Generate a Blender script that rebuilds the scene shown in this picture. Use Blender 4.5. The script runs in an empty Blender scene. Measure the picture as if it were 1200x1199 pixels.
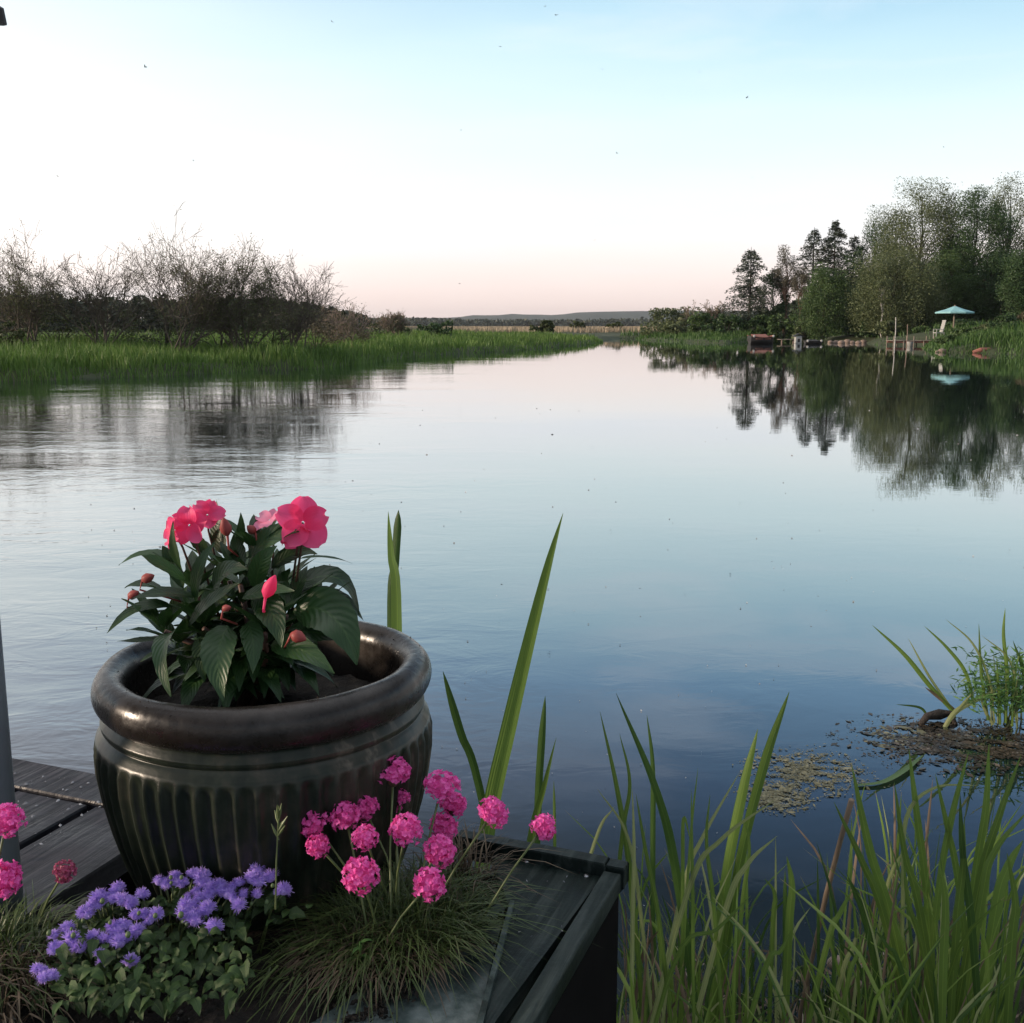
import bpy, math, random
import numpy as np
from mathutils import Vector, Matrix
R = math.radians
C = bpy.context.scene
COL = C.collection
rng = np.random.default_rng(7)
random.seed(7)

# ------------------------------------------------------------------ camera
F = 1258.0; TH = R(9.8); CZ = 1.2
cam = bpy.data.cameras.new('camera'); camo = bpy.data.objects.new('camera', cam); COL.objects.link(camo)
camo.location = (0, 0, CZ); camo.rotation_euler = (R(90) - TH, 0, 0)
cam.sensor_width = 36; cam.lens = 36 * F / 1200; cam.clip_start = .02; cam.clip_end = 9000
C.camera = camo
def ray(px, py):
    u = (px - 600) / F; v = (600 - py) / F
    return Vector((u, math.cos(TH) + v * math.sin(TH), -math.sin(TH) + v * math.cos(TH)))
def at(px, py, Y):                                   # where the sight line meets forward distance Y
    r = ray(px, py); return Vector((0, 0, CZ)) + r * (Y / r.y)
def gp(px, py, z=0.0):                               # where the sight line meets height z
    r = ray(px, py); return Vector((0, 0, CZ)) + r * ((z - CZ) / r.z)
def depth(p): return p.y * math.cos(TH) + (CZ - p.z) * math.sin(TH)

# ------------------------------------------------------------------ object helpers
WL = {}
def setp(o, label=None, cat=None, group=None, kind=None):
    if label: o['label'] = label
    if cat: o['category'] = cat
    if group: o['group'] = group
    if kind: o['kind'] = kind
    return o
def link(o, parent, loc):
    COL.objects.link(o); o.location = loc; WL[o.name] = Vector(loc)
    if parent is not None:
        o.parent = parent; o.matrix_parent_inverse = Matrix.Translation(-WL[parent.name])
    return o
def thing(name, loc, label, cat, group=None):
    o = bpy.data.objects.new(name, None); o.empty_display_size = .1
    link(o, None, loc); return setp(o, label, cat, group)
def npmesh(name, v, f, mat, parent=None, smooth=False, origin=None, uv=None, mi=None):
    v = np.asarray(v, dtype=np.float64).reshape(-1, 3)
    if origin is None:
        origin = (float(v[:, 0].mean()), float(v[:, 1].mean()), float(v[:, 2].min()))
    v = v - np.array(origin)
    me = bpy.data.meshes.new(name)
    if isinstance(f, np.ndarray):
        k = f.shape[1]; m = f.shape[0]
        me.vertices.add(len(v)); me.vertices.foreach_set('co', v.ravel())
        me.loops.add(m * k); me.loops.foreach_set('vertex_index', f.ravel().astype(np.int32))
        me.polygons.add(m); me.polygons.foreach_set('loop_start', np.arange(0, m * k, k, dtype=np.int32))
        me.polygons.foreach_set('loop_total', np.full(m, k, dtype=np.int32))
        me.update(calc_edges=True); me.validate()
    else:
        me.from_pydata(v.tolist(), [], f)
    if uv is not None:
        ul = me.uv_layers.new(name='UVMap'); li = np.empty(len(me.loops), dtype=np.int32)
        me.loops.foreach_get('vertex_index', li)
        ul.data.foreach_set('uv', np.asarray(uv, dtype=np.float32)[li].ravel())
    for m_ in (mat if isinstance(mat, (list, tuple)) else [mat]): me.materials.append(m_)
    if mi is not None: me.polygons.foreach_set('material_index', np.asarray(mi, dtype=np.int32))
    if smooth: me.polygons.foreach_set('use_smooth', np.ones(len(me.polygons), dtype=bool))
    me.update()
    o = bpy.data.objects.new(name, me)
    return link(o, parent, origin)
class MB:
    def __init__(s): s.v = []; s.f = []; s.uv = []; s.mi = []
    def add(s, vs, fs, uv=None, mi=0):
        n = len(s.v); s.v += [tuple(p) for p in vs]; s.f += [tuple(i + n for i in q) for q in fs]
        s.uv += (uv if uv else [(0.5, 0.5)] * len(vs)); s.mi += [mi] * len(fs)
    def build(s, name, mat, parent=None, smooth=False, origin=None):
        return npmesh(name, s.v, s.f, mat, parent, smooth, origin, uv=s.uv, mi=s.mi)
    def box(s, c, size, rz=0, rx=0, ry=0, mi=0, bev=0):
        M = Matrix.Translation(c) @ Matrix.Rotation(rz, 4, 'Z') @ Matrix.Rotation(ry, 4, 'Y') @ Matrix.Rotation(rx, 4, 'X')
        hx, hy, hz = [a / 2 for a in size]
        if bev <= 0:
            vs = [M @ Vector((x * hx, y * hy, z * hz)) for x in (-1, 1) for y in (-1, 1) for z in (-1, 1)]
            s.add(vs, [(0, 1, 3, 2), (4, 6, 7, 5), (0, 4, 5, 1), (2, 3, 7, 6), (0, 2, 6, 4), (1, 5, 7, 3)], mi=mi); return
        b = bev; L = []                              # chamfer round the long faces
        def ring(z, a): return [M @ Vector((x * (hx - a * q), y * (hy - a * (1 - q)), z)) for x, y, q in
                                ((-1, -1, 1), (-1, -1, 0), (1, -1, 0), (1, -1, 1), (1, 1, 1), (1, 1, 0), (-1, 1, 0), (-1, 1, 1))]
        def ring2(z, a): return [M @ Vector((x * (hx - a), y * (hy - a), z)) for x, y in
                                 ((-1, -1), (-1, -1), (1, -1), (1, -1), (1, 1), (1, 1), (-1, 1), (-1, 1))]
        A = [ring2(-hz, b), ring(-hz + b, 0 if 0 else b * .6), ring(hz - b, b * .6), ring2(hz, b)]
        vs = [p for r_ in A for p in r_]
        fs = [tuple(range(7, -1, -1)), tuple(range(24, 32))]
        for k in range(3):
            for i in range(8):
                j = (i + 1) % 8; fs.append((k * 8 + i, k * 8 + j, k * 8 + 8 + j, k * 8 + 8 + i))
        s.add(vs, fs, mi=mi)
    def tube(s, pts, rad, n=6, mi=0, cap=True):
        pts = [Vector(p) for p in pts]
        if not hasattr(rad, '__len__'): rad = [rad] * len(pts)
        vs = []; fs = []; a = None
        for i, p in enumerate(pts):
            t = (pts[min(i + 1, len(pts) - 1)] - pts[max(i - 1, 0)]).normalized()
            if a is None: a = t.orthogonal().normalized()
            else:
                a = (a - t * a.dot(t)); a = a.normalized() if a.length > 1e-6 else t.orthogonal().normalized()
            b = t.cross(a)
            for k in range(n):
                w = 2 * math.pi * k / n; vs.append(p + (a * math.cos(w) + b * math.sin(w)) * rad[i])
        for i in range(len(pts) - 1):
            for k in range(n):
                j = (k + 1) % n; fs.append((i * n + k, i * n + j, (i + 1) * n + j, (i + 1) * n + k))
        if cap and n > 2: fs.append(tuple(range(n - 1, -1, -1))); fs.append(tuple(range(len(vs) - n, len(vs))))
        s.add(vs, fs, mi=mi)
    def ball(s, c, r, seg=10, rings=7, sc=(1, 1, 1), jit=0, mi=0):
        c = Vector(c); vs = [c + Vector((0, 0, r * sc[2]))]
        for i in range(1, rings):
            th = math.pi * i / rings
            for k in range(seg):
                ph = 2 * math.pi * k / seg; q = r * (1 + random.uniform(-jit, jit))
                vs.append(c + Vector((q * math.sin(th) * math.cos(ph) * sc[0], q * math.sin(th) * math.sin(ph) * sc[1], q * math.cos(th) * sc[2])))
        vs.append(c - Vector((0, 0, r * sc[2]))); fs = []
        for k in range(seg):
            j = (k + 1) % seg; fs.append((0, 1 + k, 1 + j)); L = 1 + (rings - 2) * seg; fs.append((len(vs) - 1, L + j, L + k))
            for i in range(rings - 2):
                a = 1 + i * seg; fs.append((a + k, a + seg + k, a + seg + j, a + j))
        s.add(vs, fs, mi=mi)
    def leaf(s, base, mid, tip, nrm, width, fold=.25, nu=10, prof='leaf', serr=0.0, wave=0.0, mi=0, cup=0.0):
        base, mid, tip = Vector(base), Vector(mid), Vector(tip); nrm = Vector(nrm)
        vs = []; uv = []; fs = []; nv = 4; ph = random.uniform(0, 6.28)
        for i in range(nu + 1):
            t = i / nu
            p = base * (1 - t) ** 2 + mid * 2 * t * (1 - t) + tip * t * t
            tg = ((mid - base) * (1 - t) + (tip - mid) * t)
            tg = tg.normalized() if tg.length > 1e-9 else Vector((0, 0, 1))
            sd = tg.cross(nrm); sd = sd.normalized() if sd.length > 1e-6 else tg.orthogonal().normalized()
            n = sd.cross(tg)
            if prof == 'leaf': w = math.sin(math.pi * min(1, t ** .8 * .985 + .015)) ** .85 * (1 - .25 * t)
            elif prof == 'petal': w = math.sin(math.pi * (min(1, t * .86 + .10))) ** .62
            elif prof == 'ovate': w = math.sin(math.pi * (t ** .7)) ** .8
            else: w = (1 - t) ** .5 * (1 - math.exp(-t * 12))
            w = max(w, .02) * width / 2
            if serr and 0 < i < nu: w *= 1 + (serr if i % 2 else -serr)
            for k in range(nv + 1):
                q = (k / nv) * 2 - 1
                off = n * (abs(q) * w * fold + wave * width * math.sin(ph + t * 11 + q * 2) * abs(q) + cup * width * (q * q - .3) * t)
                vs.append(p + sd * q * w + off); uv.append((t, k / nv))
        for i in range(nu):
            for k in range(nv):
                a = i * (nv + 1) + k; fs.append((a, a + 1, a + nv + 2, a + nv + 1))
        s.add(vs, fs, uv, mi)
    def ribbon(s, pts, width, twist=0.0, twist2=None, fold=.3, seg=14, tip=.25, mi=0, base=.75):
        """long grass or iris blade through the given points (Catmull-Rom)"""
        pts = [Vector(p) for p in pts]
        P = [pts[0] * 2 - pts[1]] + pts + [pts[-1] * 2 - pts[-2]]
        n = len(pts) - 1; line = []
        for i in range(seg + 1):
            x = min(i / seg * n, n - 1e-6); k = int(x); t = x - k; a, b, c, d = P[k:k + 4]
            line.append(.5 * ((2 * b) + (c - a) * t + (2 * a - 5 * b + 4 * c - d) * t * t + (3 * b - a - 3 * c + d) * t ** 3))
        vs = []; uv = []; fs = []
        if twist2 is None: twist2 = twist
        for i, p in enumerate(line):
            t = i / seg
            tg = (line[min(i + 1, seg)] - line[max(i - 1, 0)]).normalized()
            view = (p - Vector((0, 0, 1.2)));  view.z = 0; view.normalize()
            sd = tg.cross(view); sd = sd.normalized() if sd.length > 1e-5 else Vector((1, 0, 0))
            sd = Matrix.Rotation(twist + (twist2 - twist) * t, 3, tg) @ sd
            nn = sd.cross(tg)
            w = (base + (1 - base) * min(1, t * 3)) if t < 1 - tip else max(.03, max(0, 1 - ((t - 1 + tip) / tip) ** 1.5) ** .75)
            w *= width / 2
            for k, q in enumerate((-1, -.45, 0, .45, 1)):
                vs.append(p + sd * q * w + nn * (abs(q) * fold * w)); uv.append((t, k / 4))
        for i in range(seg):
            for k in range(4):
                a = i * 5 + k; fs.append((a, a + 1, a + 6, a + 5))
        s.add(vs, fs, uv, mi)
    def lathe(s, prof, c, n=96, mod=None, mi=0, closed=False):
        vs = []; fs = []; uv = []
        for i, (r, z) in enumerate(prof):
            for k in range(n):
                a = 2 * math.pi * k / n; rr = r + (mod(a, r, z) if mod else 0)
                vs.append((c[0] + rr * math.cos(a), c[1] + rr * math.sin(a), c[2] + z)); uv.append((k / n, i / len(prof)))
        for i in range(len(prof) - 1):
            for k in range(n):
                j = (k + 1) % n; fs.append((i * n + k, i * n + j, (i + 1) * n + j, (i + 1) * n + k))
        s.add(vs, fs, uv, mi)

def unit(n):
    a = rng.normal(size=(n, 3)); return a / np.linalg.norm(a, axis=1, keepdims=True)
def diamonds(c, size, aspect=.55, along=None, flat=False):
    """one four-cornered leaf at each centre"""
    n = len(c); size = np.broadcast_to(size, (n,))[:, None]
    a = unit(n) if along is None else along / np.linalg.norm(along, axis=1, keepdims=True)
    b = np.cross(a, unit(n) * (.22 if flat else 1) + (np.array([0, 0, 1.]) if flat else 0)); b /= np.linalg.norm(b, axis=1, keepdims=True) + 1e-9
    v = np.stack([c - a * size, c + b * size * aspect, c + a * size, c - b * size * aspect], 1).reshape(-1, 3)
    return v, np.arange(4 * n).reshape(n, 4)
def grassblades(base, h, w, lean, bend=.35):
    n = len(base); az = rng.uniform(0, 2 * np.pi, n); d = np.stack([np.cos(az), np.sin(az), 0 * az], 1)
    fa = rng.uniform(0, 2 * np.pi, n); s = np.stack([np.cos(fa), np.sin(fa), 0 * fa], 1) * (w / 2)[:, None]
    up = np.array([0, 0, 1.0]); L = (lean * h)[:, None]
    m = base + up * (h * .55)[:, None] + d * L * .3; t = base + up * h[:, None] + d * L
    v = np.stack([base - s, base + s, m + s * .8, m - s * .8, t], 1).reshape(-1, 3)
    i = np.arange(n)[:, None] * 5
    f = np.concatenate([i + [0, 1, 2], i + [0, 2, 3], i + [3, 2, 4]], 1).reshape(-1, 3)
    return v, f
def merge(parts):
    V = []; Fs = []; n = 0
    for v, f in parts: V.append(v); Fs.append(f + n); n += len(v)
    return np.concatenate(V), np.concatenate(Fs)

# ------------------------------------------------------------------ materials
def nmat(name):
    m = bpy.data.materials.new(name); m.use_nodes = True; nt = m.node_tree; nt.nodes.clear()
    out = nt.nodes.new('ShaderNodeOutputMaterial'); b = nt.nodes.new('ShaderNodeBsdfPrincipled')
    nt.links.new(b.outputs[0], out.inputs[0]); return m, nt, b, out
def N(nt, t, **k):
    n = nt.nodes.new(t)
    for a, v in k.items():
        if a.startswith('i_'): n.inputs[a[2:].replace('_', ' ')].default_value = v
        else: setattr(n, a, v)
    return n
def ramp(nt, fac, stops):
    r = nt.nodes.new('ShaderNodeValToRGB'); e = r.color_ramp.elements
    while len(e) > 1: e.remove(e[0])
    e[0].position = stops[0][0]; e[0].color = (*stops[0][1], 1)
    for p, c in stops[1:]:
        q = e.new(p); q.color = (*c, 1)
    nt.links.new(fac, r.inputs[0]); return r.outputs[0]
def noise(nt, scale, detail=4, vec=None, stretch=None, rough=.55, dist=0):
    tc = nt.nodes.new('ShaderNodeTexCoord'); n = nt.nodes.new('ShaderNodeTexNoise')
    n.inputs['Scale'].default_value = scale; n.inputs['Detail'].default_value = detail
    n.inputs['Roughness'].default_value = rough; n.inputs['Distortion'].default_value = dist
    src = vec or tc.outputs['Object']
    if stretch:
        mp = nt.nodes.new('ShaderNodeMapping'); mp.inputs['Scale'].default_value = stretch
        nt.links.new(src, mp.inputs[0]); src = mp.outputs[0]
    nt.links.new(src, n.inputs['Vector']); return n.outputs['Fac']
def bump(nt, b, h, strength=.5, dist=.01):
    n = nt.nodes.new('ShaderNodeBump'); n.inputs['Strength'].default_value = strength; n.inputs['Distance'].default_value = dist
    nt.links.new(h, n.inputs['Height']); nt.links.new(n.outputs[0], b.inputs['Normal']); return n
def mixc(nt, fac, a, b):
    m = nt.nodes.new('ShaderNodeMix'); m.data_type = 'RGBA'
    for k, x in ((0, fac), (6, a), (7, b)):
        if hasattr(x, 'is_output'): nt.links.new(x, m.inputs[k])
        elif k == 0: m.inputs[0].default_value = x
        else: m.inputs[k].default_value = (*x, 1)
    return m.outputs[2]
def math_(nt, op, a, b=None):
    m = nt.nodes.new('ShaderNodeMath'); m.operation = op
    for k, x in ((0, a), (1, b)):
        if x is None: continue
        if hasattr(x, 'is_output'): nt.links.new(x, m.inputs[k])
        else: m.inputs[k].default_value = x
    return m.outputs[0]
def surf(name, stops, scale=8, rough=.7, bs=.4, bd=.01, bscale=None, stretch=None, detail=5, spec=.5, coat=0):
    m, nt, b, out = nmat(name)
    f = noise(nt, scale, detail, stretch=stretch)
    nt.links.new(ramp(nt, f, stops), b.inputs['Base Color']); b.inputs['Roughness'].default_value = rough
    b.inputs['Specular IOR Level'].default_value = spec; b.inputs['Coat Weight'].default_value = coat
    if bs: bump(nt, b, noise(nt, bscale or scale * 3, 6, stretch=stretch), bs, bd)
    return m
def leafmat(name, c1, c2, rough=.55, tr=.3, clump=.6, veins=False, c3=None, spec=.4, tip=None):
    m, nt, b, out = nmat(name)
    g = nt.nodes.new('ShaderNodeNewGeometry')
    f = math_(nt, 'MULTIPLY_ADD', g.outputs['Random Per Island'], .6)
    nz = noise(nt, clump, 3)
    f.node.inputs[2].default_value = 0
    fac = math_(nt, 'ADD', f, math_(nt, 'MULTIPLY', math_(nt, 'SUBTRACT', nz, .3), 1.0))
    st = [(0.05, c1), (.75, c2)] + ([(.97, c3)] if c3 else [])
    col = ramp(nt, fac, st)
    if tip:
        uvn = nt.nodes.new('ShaderNodeTexCoord'); sx = nt.nodes.new('ShaderNodeSeparateXYZ'); nt.links.new(uvn.outputs['UV'], sx.inputs[0])
        tf = math_(nt, 'MULTIPLY', math_(nt, 'GREATER_THAN', math_(nt, 'ADD', sx.outputs[0], math_(nt, 'MULTIPLY', noise(nt, 60, 3), .12)), 1.02), 1)
        col = mixc(nt, tf, col, tip)
    if veins:
        uvn = nt.nodes.new('ShaderNodeTexCoord'); sx = nt.nodes.new('ShaderNodeSeparateXYZ'); nt.links.new(uvn.outputs['UV'], sx.inputs[0])
        ac = math_(nt, 'ABSOLUTE', math_(nt, 'SUBTRACT', sx.outputs[1], .5))
        if veins == 'pinnate':
            w = math_(nt, 'SINE', math_(nt, 'MULTIPLY', math_(nt, 'SUBTRACT', sx.outputs[0], math_(nt, 'MULTIPLY', ac, .55)), 62))
            vein = math_(nt, 'MULTIPLY', math_(nt, 'POWER', math_(nt, 'ABSOLUTE', w), 8), .35)
            rib = math_(nt, 'LESS_THAN', ac, .035)
            col = mixc(nt, math_(nt, 'MULTIPLY', math_(nt, 'MAXIMUM', vein, rib), .5), col, (c2[0] * 1.8 + .006, c2[1] * 1.5, c2[2] * 1.6))
            bump(nt, b, w, .22, .0010)
        else:
            w = math_(nt, 'SINE', math_(nt, 'MULTIPLY', sx.outputs[1], 55))
            rib = math_(nt, 'LESS_THAN', ac, .04)
            col = mixc(nt, math_(nt, 'MULTIPLY', math_(nt, 'MAXIMUM', math_(nt, 'MULTIPLY', w, .25), rib), .5), col, (c2[0] * 1.8, c2[1] * 1.6, c2[2] * 1.5))
            bump(nt, b, w, .35, .0006)
    nt.links.new(col, b.inputs['Base Color']); b.inputs['Roughness'].default_value = rough; b.inputs['Specular IOR Level'].default_value = spec
    if tr:
        t = nt.nodes.new('ShaderNodeBsdfTranslucent'); nt.links.new(col, t.inputs[0])
        mx = nt.nodes.new('ShaderNodeMixShader'); mx.inputs[0].default_value = tr
        nt.links.new(b.outputs[0], mx.inputs[1]); nt.links.new(t.outputs[0], mx.inputs[2]); nt.links.new(mx.outputs[0], out.inputs[0])
    return m

M = {}
M['bark'] = surf('bark', [(.3, (.025, .02, .016)), (.7, (.06, .05, .04))], 6, .9, .6, .02, stretch=(1, 1, .3))
M['pinebark'] = surf('pine_bark', [(.3, (.12, .065, .045)), (.7, (.22, .14, .10))], 6, .9, .6, .02, stretch=(1, 1, .3))
M['birch'] = surf('birch_bark', [(.40, (.05, .045, .04)), (.47, (.5, .48, .44)), (.8, (.62, .6, .56))], 3, .8, .2, .01, stretch=(1, 1, 2.5))
M['twig'] = surf('twig_bark', [(.3, (.06, .050, .040)), (.7, (.14, .115, .09))], 3, .85, 0)
M['twigpale'] = surf('pale_twig_bark', [(.3, (.17, .13, .11)), (.7, (.30, .23, .19))], 3, .85, 0)
M['shrubleaf'] = leafmat('shrub_leaf', (.06, .075, .03), (.13, .15, .06), tr=.35, clump=1.2)
M['bush'] = leafmat('bush_leaf', (.03, .045, .015), (.085, .11, .035), tr=.2, clump=1.0)
M['bushbrown'] = leafmat('brown_bush_leaf', (.06, .05, .03), (.13, .115, .065), tr=.2, clump=1.0)
M['olive'] = leafmat('olive_leaf', (.06, .08, .034), (.14, .17, .07), tr=.25, clump=.8)
M['mid'] = leafmat('mid_green_leaf', (.04, .072, .024), (.10, .165, .05), tr=.25, clump=.8)
M['deep'] = leafmat('deep_green_leaf', (.022, .048, .017), (.06, .115, .036), tr=.2, clump=.8)
M['spruce'] = leafmat('spruce_needle', (.012, .026, .014), (.03, .05, .026), tr=.05, clump=1)
M['sprucegrey'] = leafmat('grey_spruce_needle', (.03, .045, .03), (.065, .085, .055), tr=.1, clump=1)
M['pine'] = leafmat('pine_needle', (.07, .065, .045), (.12, .11, .075), tr=.1, clump=1)
M['wood'] = leafmat('wood_leaf', (.02, .032, .018), (.045, .06, .03), tr=.1, clump=.2)
M['grass'] = leafmat('bank_grass', (.05, .10, .02), (.14, .25, .045), tr=.3, clump=.8, c3=(.24, .27, .10))
M['grassd'] = leafmat('dark_bank_grass', (.03, .075, .018), (.075, .15, .03), tr=.3, clump=.7)
M['reedtan'] = leafmat('dry_reed', (.30, .24, .16), (.46, .37, .26), tr=.2, clump=.1)
M['ground'] = surf('ground', [(.35, (.025, .04, .012)), (.65, (.05, .06, .022))], .6, .95, .5, .05)
M['soil'] = surf('soil', [(.3, (.006, .005, .004)), (.55, (.018, .014, .01)), (.75, (.045, .035, .025))], 60, .95, 1.0, .006, 160)
M['pond'] = leafmat('pondweed', (.09, .085, .04), (.22, .20, .11), tr=0, clump=14, c3=(.40, .38, .30), rough=.5)
M['ponddark'] = leafmat('rotting_weed', (.015, .012, .008), (.07, .05, .03), tr=0, clump=14, rough=.35, c3=(.25, .2, .15))

# ------------------------------------------------------------------ world and sun
w = bpy.data.worlds.new('World'); C.world = w; w.use_nodes = True
nt = w.node_tree; nt.nodes.clear()
out = nt.nodes.new('ShaderNodeOutputWorld'); bg = nt.nodes.new('ShaderNodeBackground'); nt.links.new(bg.outputs[0], out.inputs[0])
sky = nt.nodes.new('ShaderNodeTexSky'); sky.sky_type = 'NISHITA'; sky.sun_disc = False
SUN_EL, SUN_AZ = R(10), R(-98)
sky.sun_elevation = SUN_EL; sky.sun_rotation = SUN_AZ; sky.dust_density = 1.5
tc = nt.nodes.new('ShaderNodeTexCoord'); sx = nt.nodes.new('ShaderNodeSeparateXYZ'); nt.links.new(tc.outputs['Generated'], sx.inputs[0])
wob = noise(nt, 1.3, 4, vec=tc.outputs['Generated'], stretch=(1, 1, 4.5))
zz = math_(nt, 'ADD', sx.outputs[2], math_(nt, 'MULTIPLY', math_(nt, 'SUBTRACT', wob, .5), .10))
ZK = [(-.2, (.35, .32, .33)), (-.01, (.84, .66, .61)), (.02, (.87, .70, .65)), (.055, (.92, .80, .76)), (.09, (.92, .88, .86)), (.13, (.83, .89, .90)),
      (.18, (.70, .86, .90)), (.235, (.52, .74, .84)), (.27, (.41, .64, .79)), (.32, (.25, .45, .68)), (.39, (.105, .19, .34)), (.47, (.026, .043, .064)), (.60, (.045, .06, .08)), (.70, (.55, .60, .66)), (1.0, (1.3, 1.3, 1.35))]
zn = math_(nt, 'MULTIPLY_ADD', zz, 1 / 1.2); zn.node.inputs[2].default_value = .2 / 1.2
zn2 = nt.nodes.new('ShaderNodeClamp'); nt.links.new(zn, zn2.inputs[0])
base = ramp(nt, zn2.outputs[0], [((k + .2) / 1.2, c) for k, c in ZK])
# brighter thin cloud towards the set sun on the left
dv = nt.nodes.new('ShaderNodeVectorMath'); dv.operation = 'DOT_PRODUCT'; nt.links.new(tc.outputs['Generated'], dv.inputs[0])
dv.inputs[1].default_value = Vector((-.62, .76, .13)).normalized()
gl = math_(nt, 'POWER', math_(nt, 'MAXIMUM', dv.outputs['Value'], 0), 9)
gl = math_(nt, 'MINIMUM', math_(nt, 'MULTIPLY', gl, .6), 1)
base = mixc(nt, gl, base, (1.25, 1.16, 1.10))
# high wisps
ci = noise(nt, 2.2, 6, vec=tc.outputs['Generated'], stretch=(1.0, 1.6, 7), dist=.5)
ci = math_(nt, 'MULTIPLY', math_(nt, 'MINIMUM', math_(nt, 'MAXIMUM', math_(nt, 'MULTIPLY', math_(nt, 'SUBTRACT', ci, .50), 5), 0), 1), .5)
hz_ = nt.nodes.new('ShaderNodeMapRange'); nt.links.new(sx.outputs[2], hz_.inputs[0]); hz_.inputs[1].default_value = .44; hz_.inputs[2].default_value = .30; hz_.inputs[3].default_value = .12; hz_.inputs[4].default_value = 1
ci = math_(nt, 'MULTIPLY', ci, hz_.outputs[0])
base = mixc(nt, ci, base, (.80, .84, .92))
# the half of the sky behind the camera is darker dusk sky
bk = nt.nodes.new('ShaderNodeMapRange'); nt.links.new(sx.outputs[1], bk.inputs[0]); bk.inputs[1].default_value = .35; bk.inputs[2].default_value = -.5
bk.inputs[3].default_value = 0; bk.inputs[4].default_value = .6
base = mixc(nt, bk.outputs[0], base, (.22, .25, .31))
nis = nt.nodes.new('ShaderNodeVectorMath'); nis.operation = 'SCALE'; nt.links.new(sky.outputs[0], nis.inputs[0]); nis.inputs[3].default_value = .05
col = mixc(nt, .12, base, nis.outputs[0])
nt.links.new(col, bg.inputs[0]); bg.inputs[1].default_value = 1.0
sl = bpy.data.lights.new('sun', 'SUN'); sl.energy = 3.3; sl.angle = R(6); sl.color = (1.0, .80, .62)
so = bpy.data.objects.new('sun', sl); COL.objects.link(so); so.location = (-20, 10, 8)
sd_ = Vector((math.sin(SUN_AZ) * math.cos(SUN_EL), math.cos(SUN_AZ) * math.cos(SUN_EL), math.sin(SUN_EL)))
so.rotation_euler = (-sd_).to_track_quat('-Z', 'Y').to_euler()
C.view_settings.view_transform = 'Standard'; C.view_settings.look = 'None'; C.view_settings.exposure = .45; C.view_settings.gamma = 1

# ------------------------------------------------------------------ river outline, ground, water
LW = [(-700, 462), (-300, 455), (-100, 449), (0, 447), (60, 446), (100, 442), (150, 443), (200, 440), (250, 438), (300, 434), (360, 433), (420, 427), (470, 420), (530, 415), (580, 413), (620, 410),
      (660, 406.5), (690, 404), (703, 402), (701, 400), (712, 398.5), (728, 397)]
RW = [(745, 397), (750, 399), (775, 400), (800, 401.5), (850, 403), (880, 401), (930, 400), (975, 401.5), (1012, 402), (1030, 405), (1060, 404.5), (1084, 405),
      (1086, 410), (1100, 413.5), (1130, 414), (1165, 414.5), (1200, 417), (1300, 420), (1500, 425)]
poly = [(-300, -80), (-300, 12)] + [tuple(gp(x, y))[:2] for x, y in LW] + [tuple(gp(x, y))[:2] for x, y in RW] + [(200, 30), (200, -80)]
PA = np.array(poly)
def sdist(P):
    """signed distance to the river's edge, positive on land"""
    A = PA; B = np.roll(PA, -1, 0); best = np.full(len(P), 1e9); ins = np.zeros(len(P), bool)
    for a, b in zip(A, B):
        ab = b - a; ap = P - a; t = np.clip((ap @ ab) / (ab @ ab), 0, 1)
        best = np.minimum(best, np.linalg.norm(ap - t[:, None] * ab, axis=1))
        c = (a[1] > P[:, 1]) != (b[1] > P[:, 1])
        with np.errstate(divide='ignore', invalid='ignore'):
            xi = (b[0] - a[0]) * (P[:, 1] - a[1]) / (b[1] - a[1]) + a[0]
        ins ^= c & (P[:, 0] < xi)
    return np.where(ins, -best, best)
def gh(P):
    s = sdist(P); z = np.clip(s * .45, -.5, .22) + np.clip((s - 1) * .03, 0, .3)
    right = np.clip((P[:, 0] - 14) / 10, 0, 1) * np.clip((110 - P[:, 1]) / 30, 0, 1)
    z = z + right * np.clip(s * .14, 0, .6)
    return z + .05 * np.sin(P[:, 0] * 1.3) * np.cos(P[:, 1] * .9) * (s > .3)
def gz(x, y): return float(gh(np.array([[x, y]]))[0])
xs = np.concatenate([[-4500, -1500, -500, -200, -100], np.arange(-60, 62, .8), [100, 200, 500, 1500, 4500]])
ys = np.concatenate([[16], np.arange(18, 125, .8), [135, 150, 200, 300, 600, 1200, 2600, 5000]])
X, Y = np.meshgrid(xs, ys); P2 = np.stack([X.ravel(), Y.ravel()], 1); Z = gh(P2)
nx = len(xs); ii = (np.arange(len(ys) - 1)[:, None] * nx + np.arange(nx - 1)[None]).ravel()
fq = np.stack([ii, ii + 1, ii + nx + 1, ii + nx], 1)
npmesh('ground', np.column_stack([P2, Z]), fq, M['ground'], smooth=True, origin=(0, 0, 0))['kind'] = 'structure'

m, nt, b, out = nmat('water')
b.inputs['Base Color'].default_value = (.004, .011, .016, 1); b.inputs['Roughness'].default_value = .015
b.inputs['IOR'].default_value = 2.2
tc = nt.nodes.new('ShaderNodeTexCoord'); O = tc.outputs['Object']
sx = nt.nodes.new('ShaderNodeSeparateXYZ'); nt.links.new(O, sx.inputs[0])
n1 = noise(nt, 3.2, 3, vec=O, stretch=(1, 1.5, 1), dist=.8)
n2 = noise(nt, .8, 3, vec=O, stretch=(.6, 1.6, 1), dist=.6)
n3 = noise(nt, 14, 2, vec=O, stretch=(.7, 1.4, 1), dist=1.2)
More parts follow.
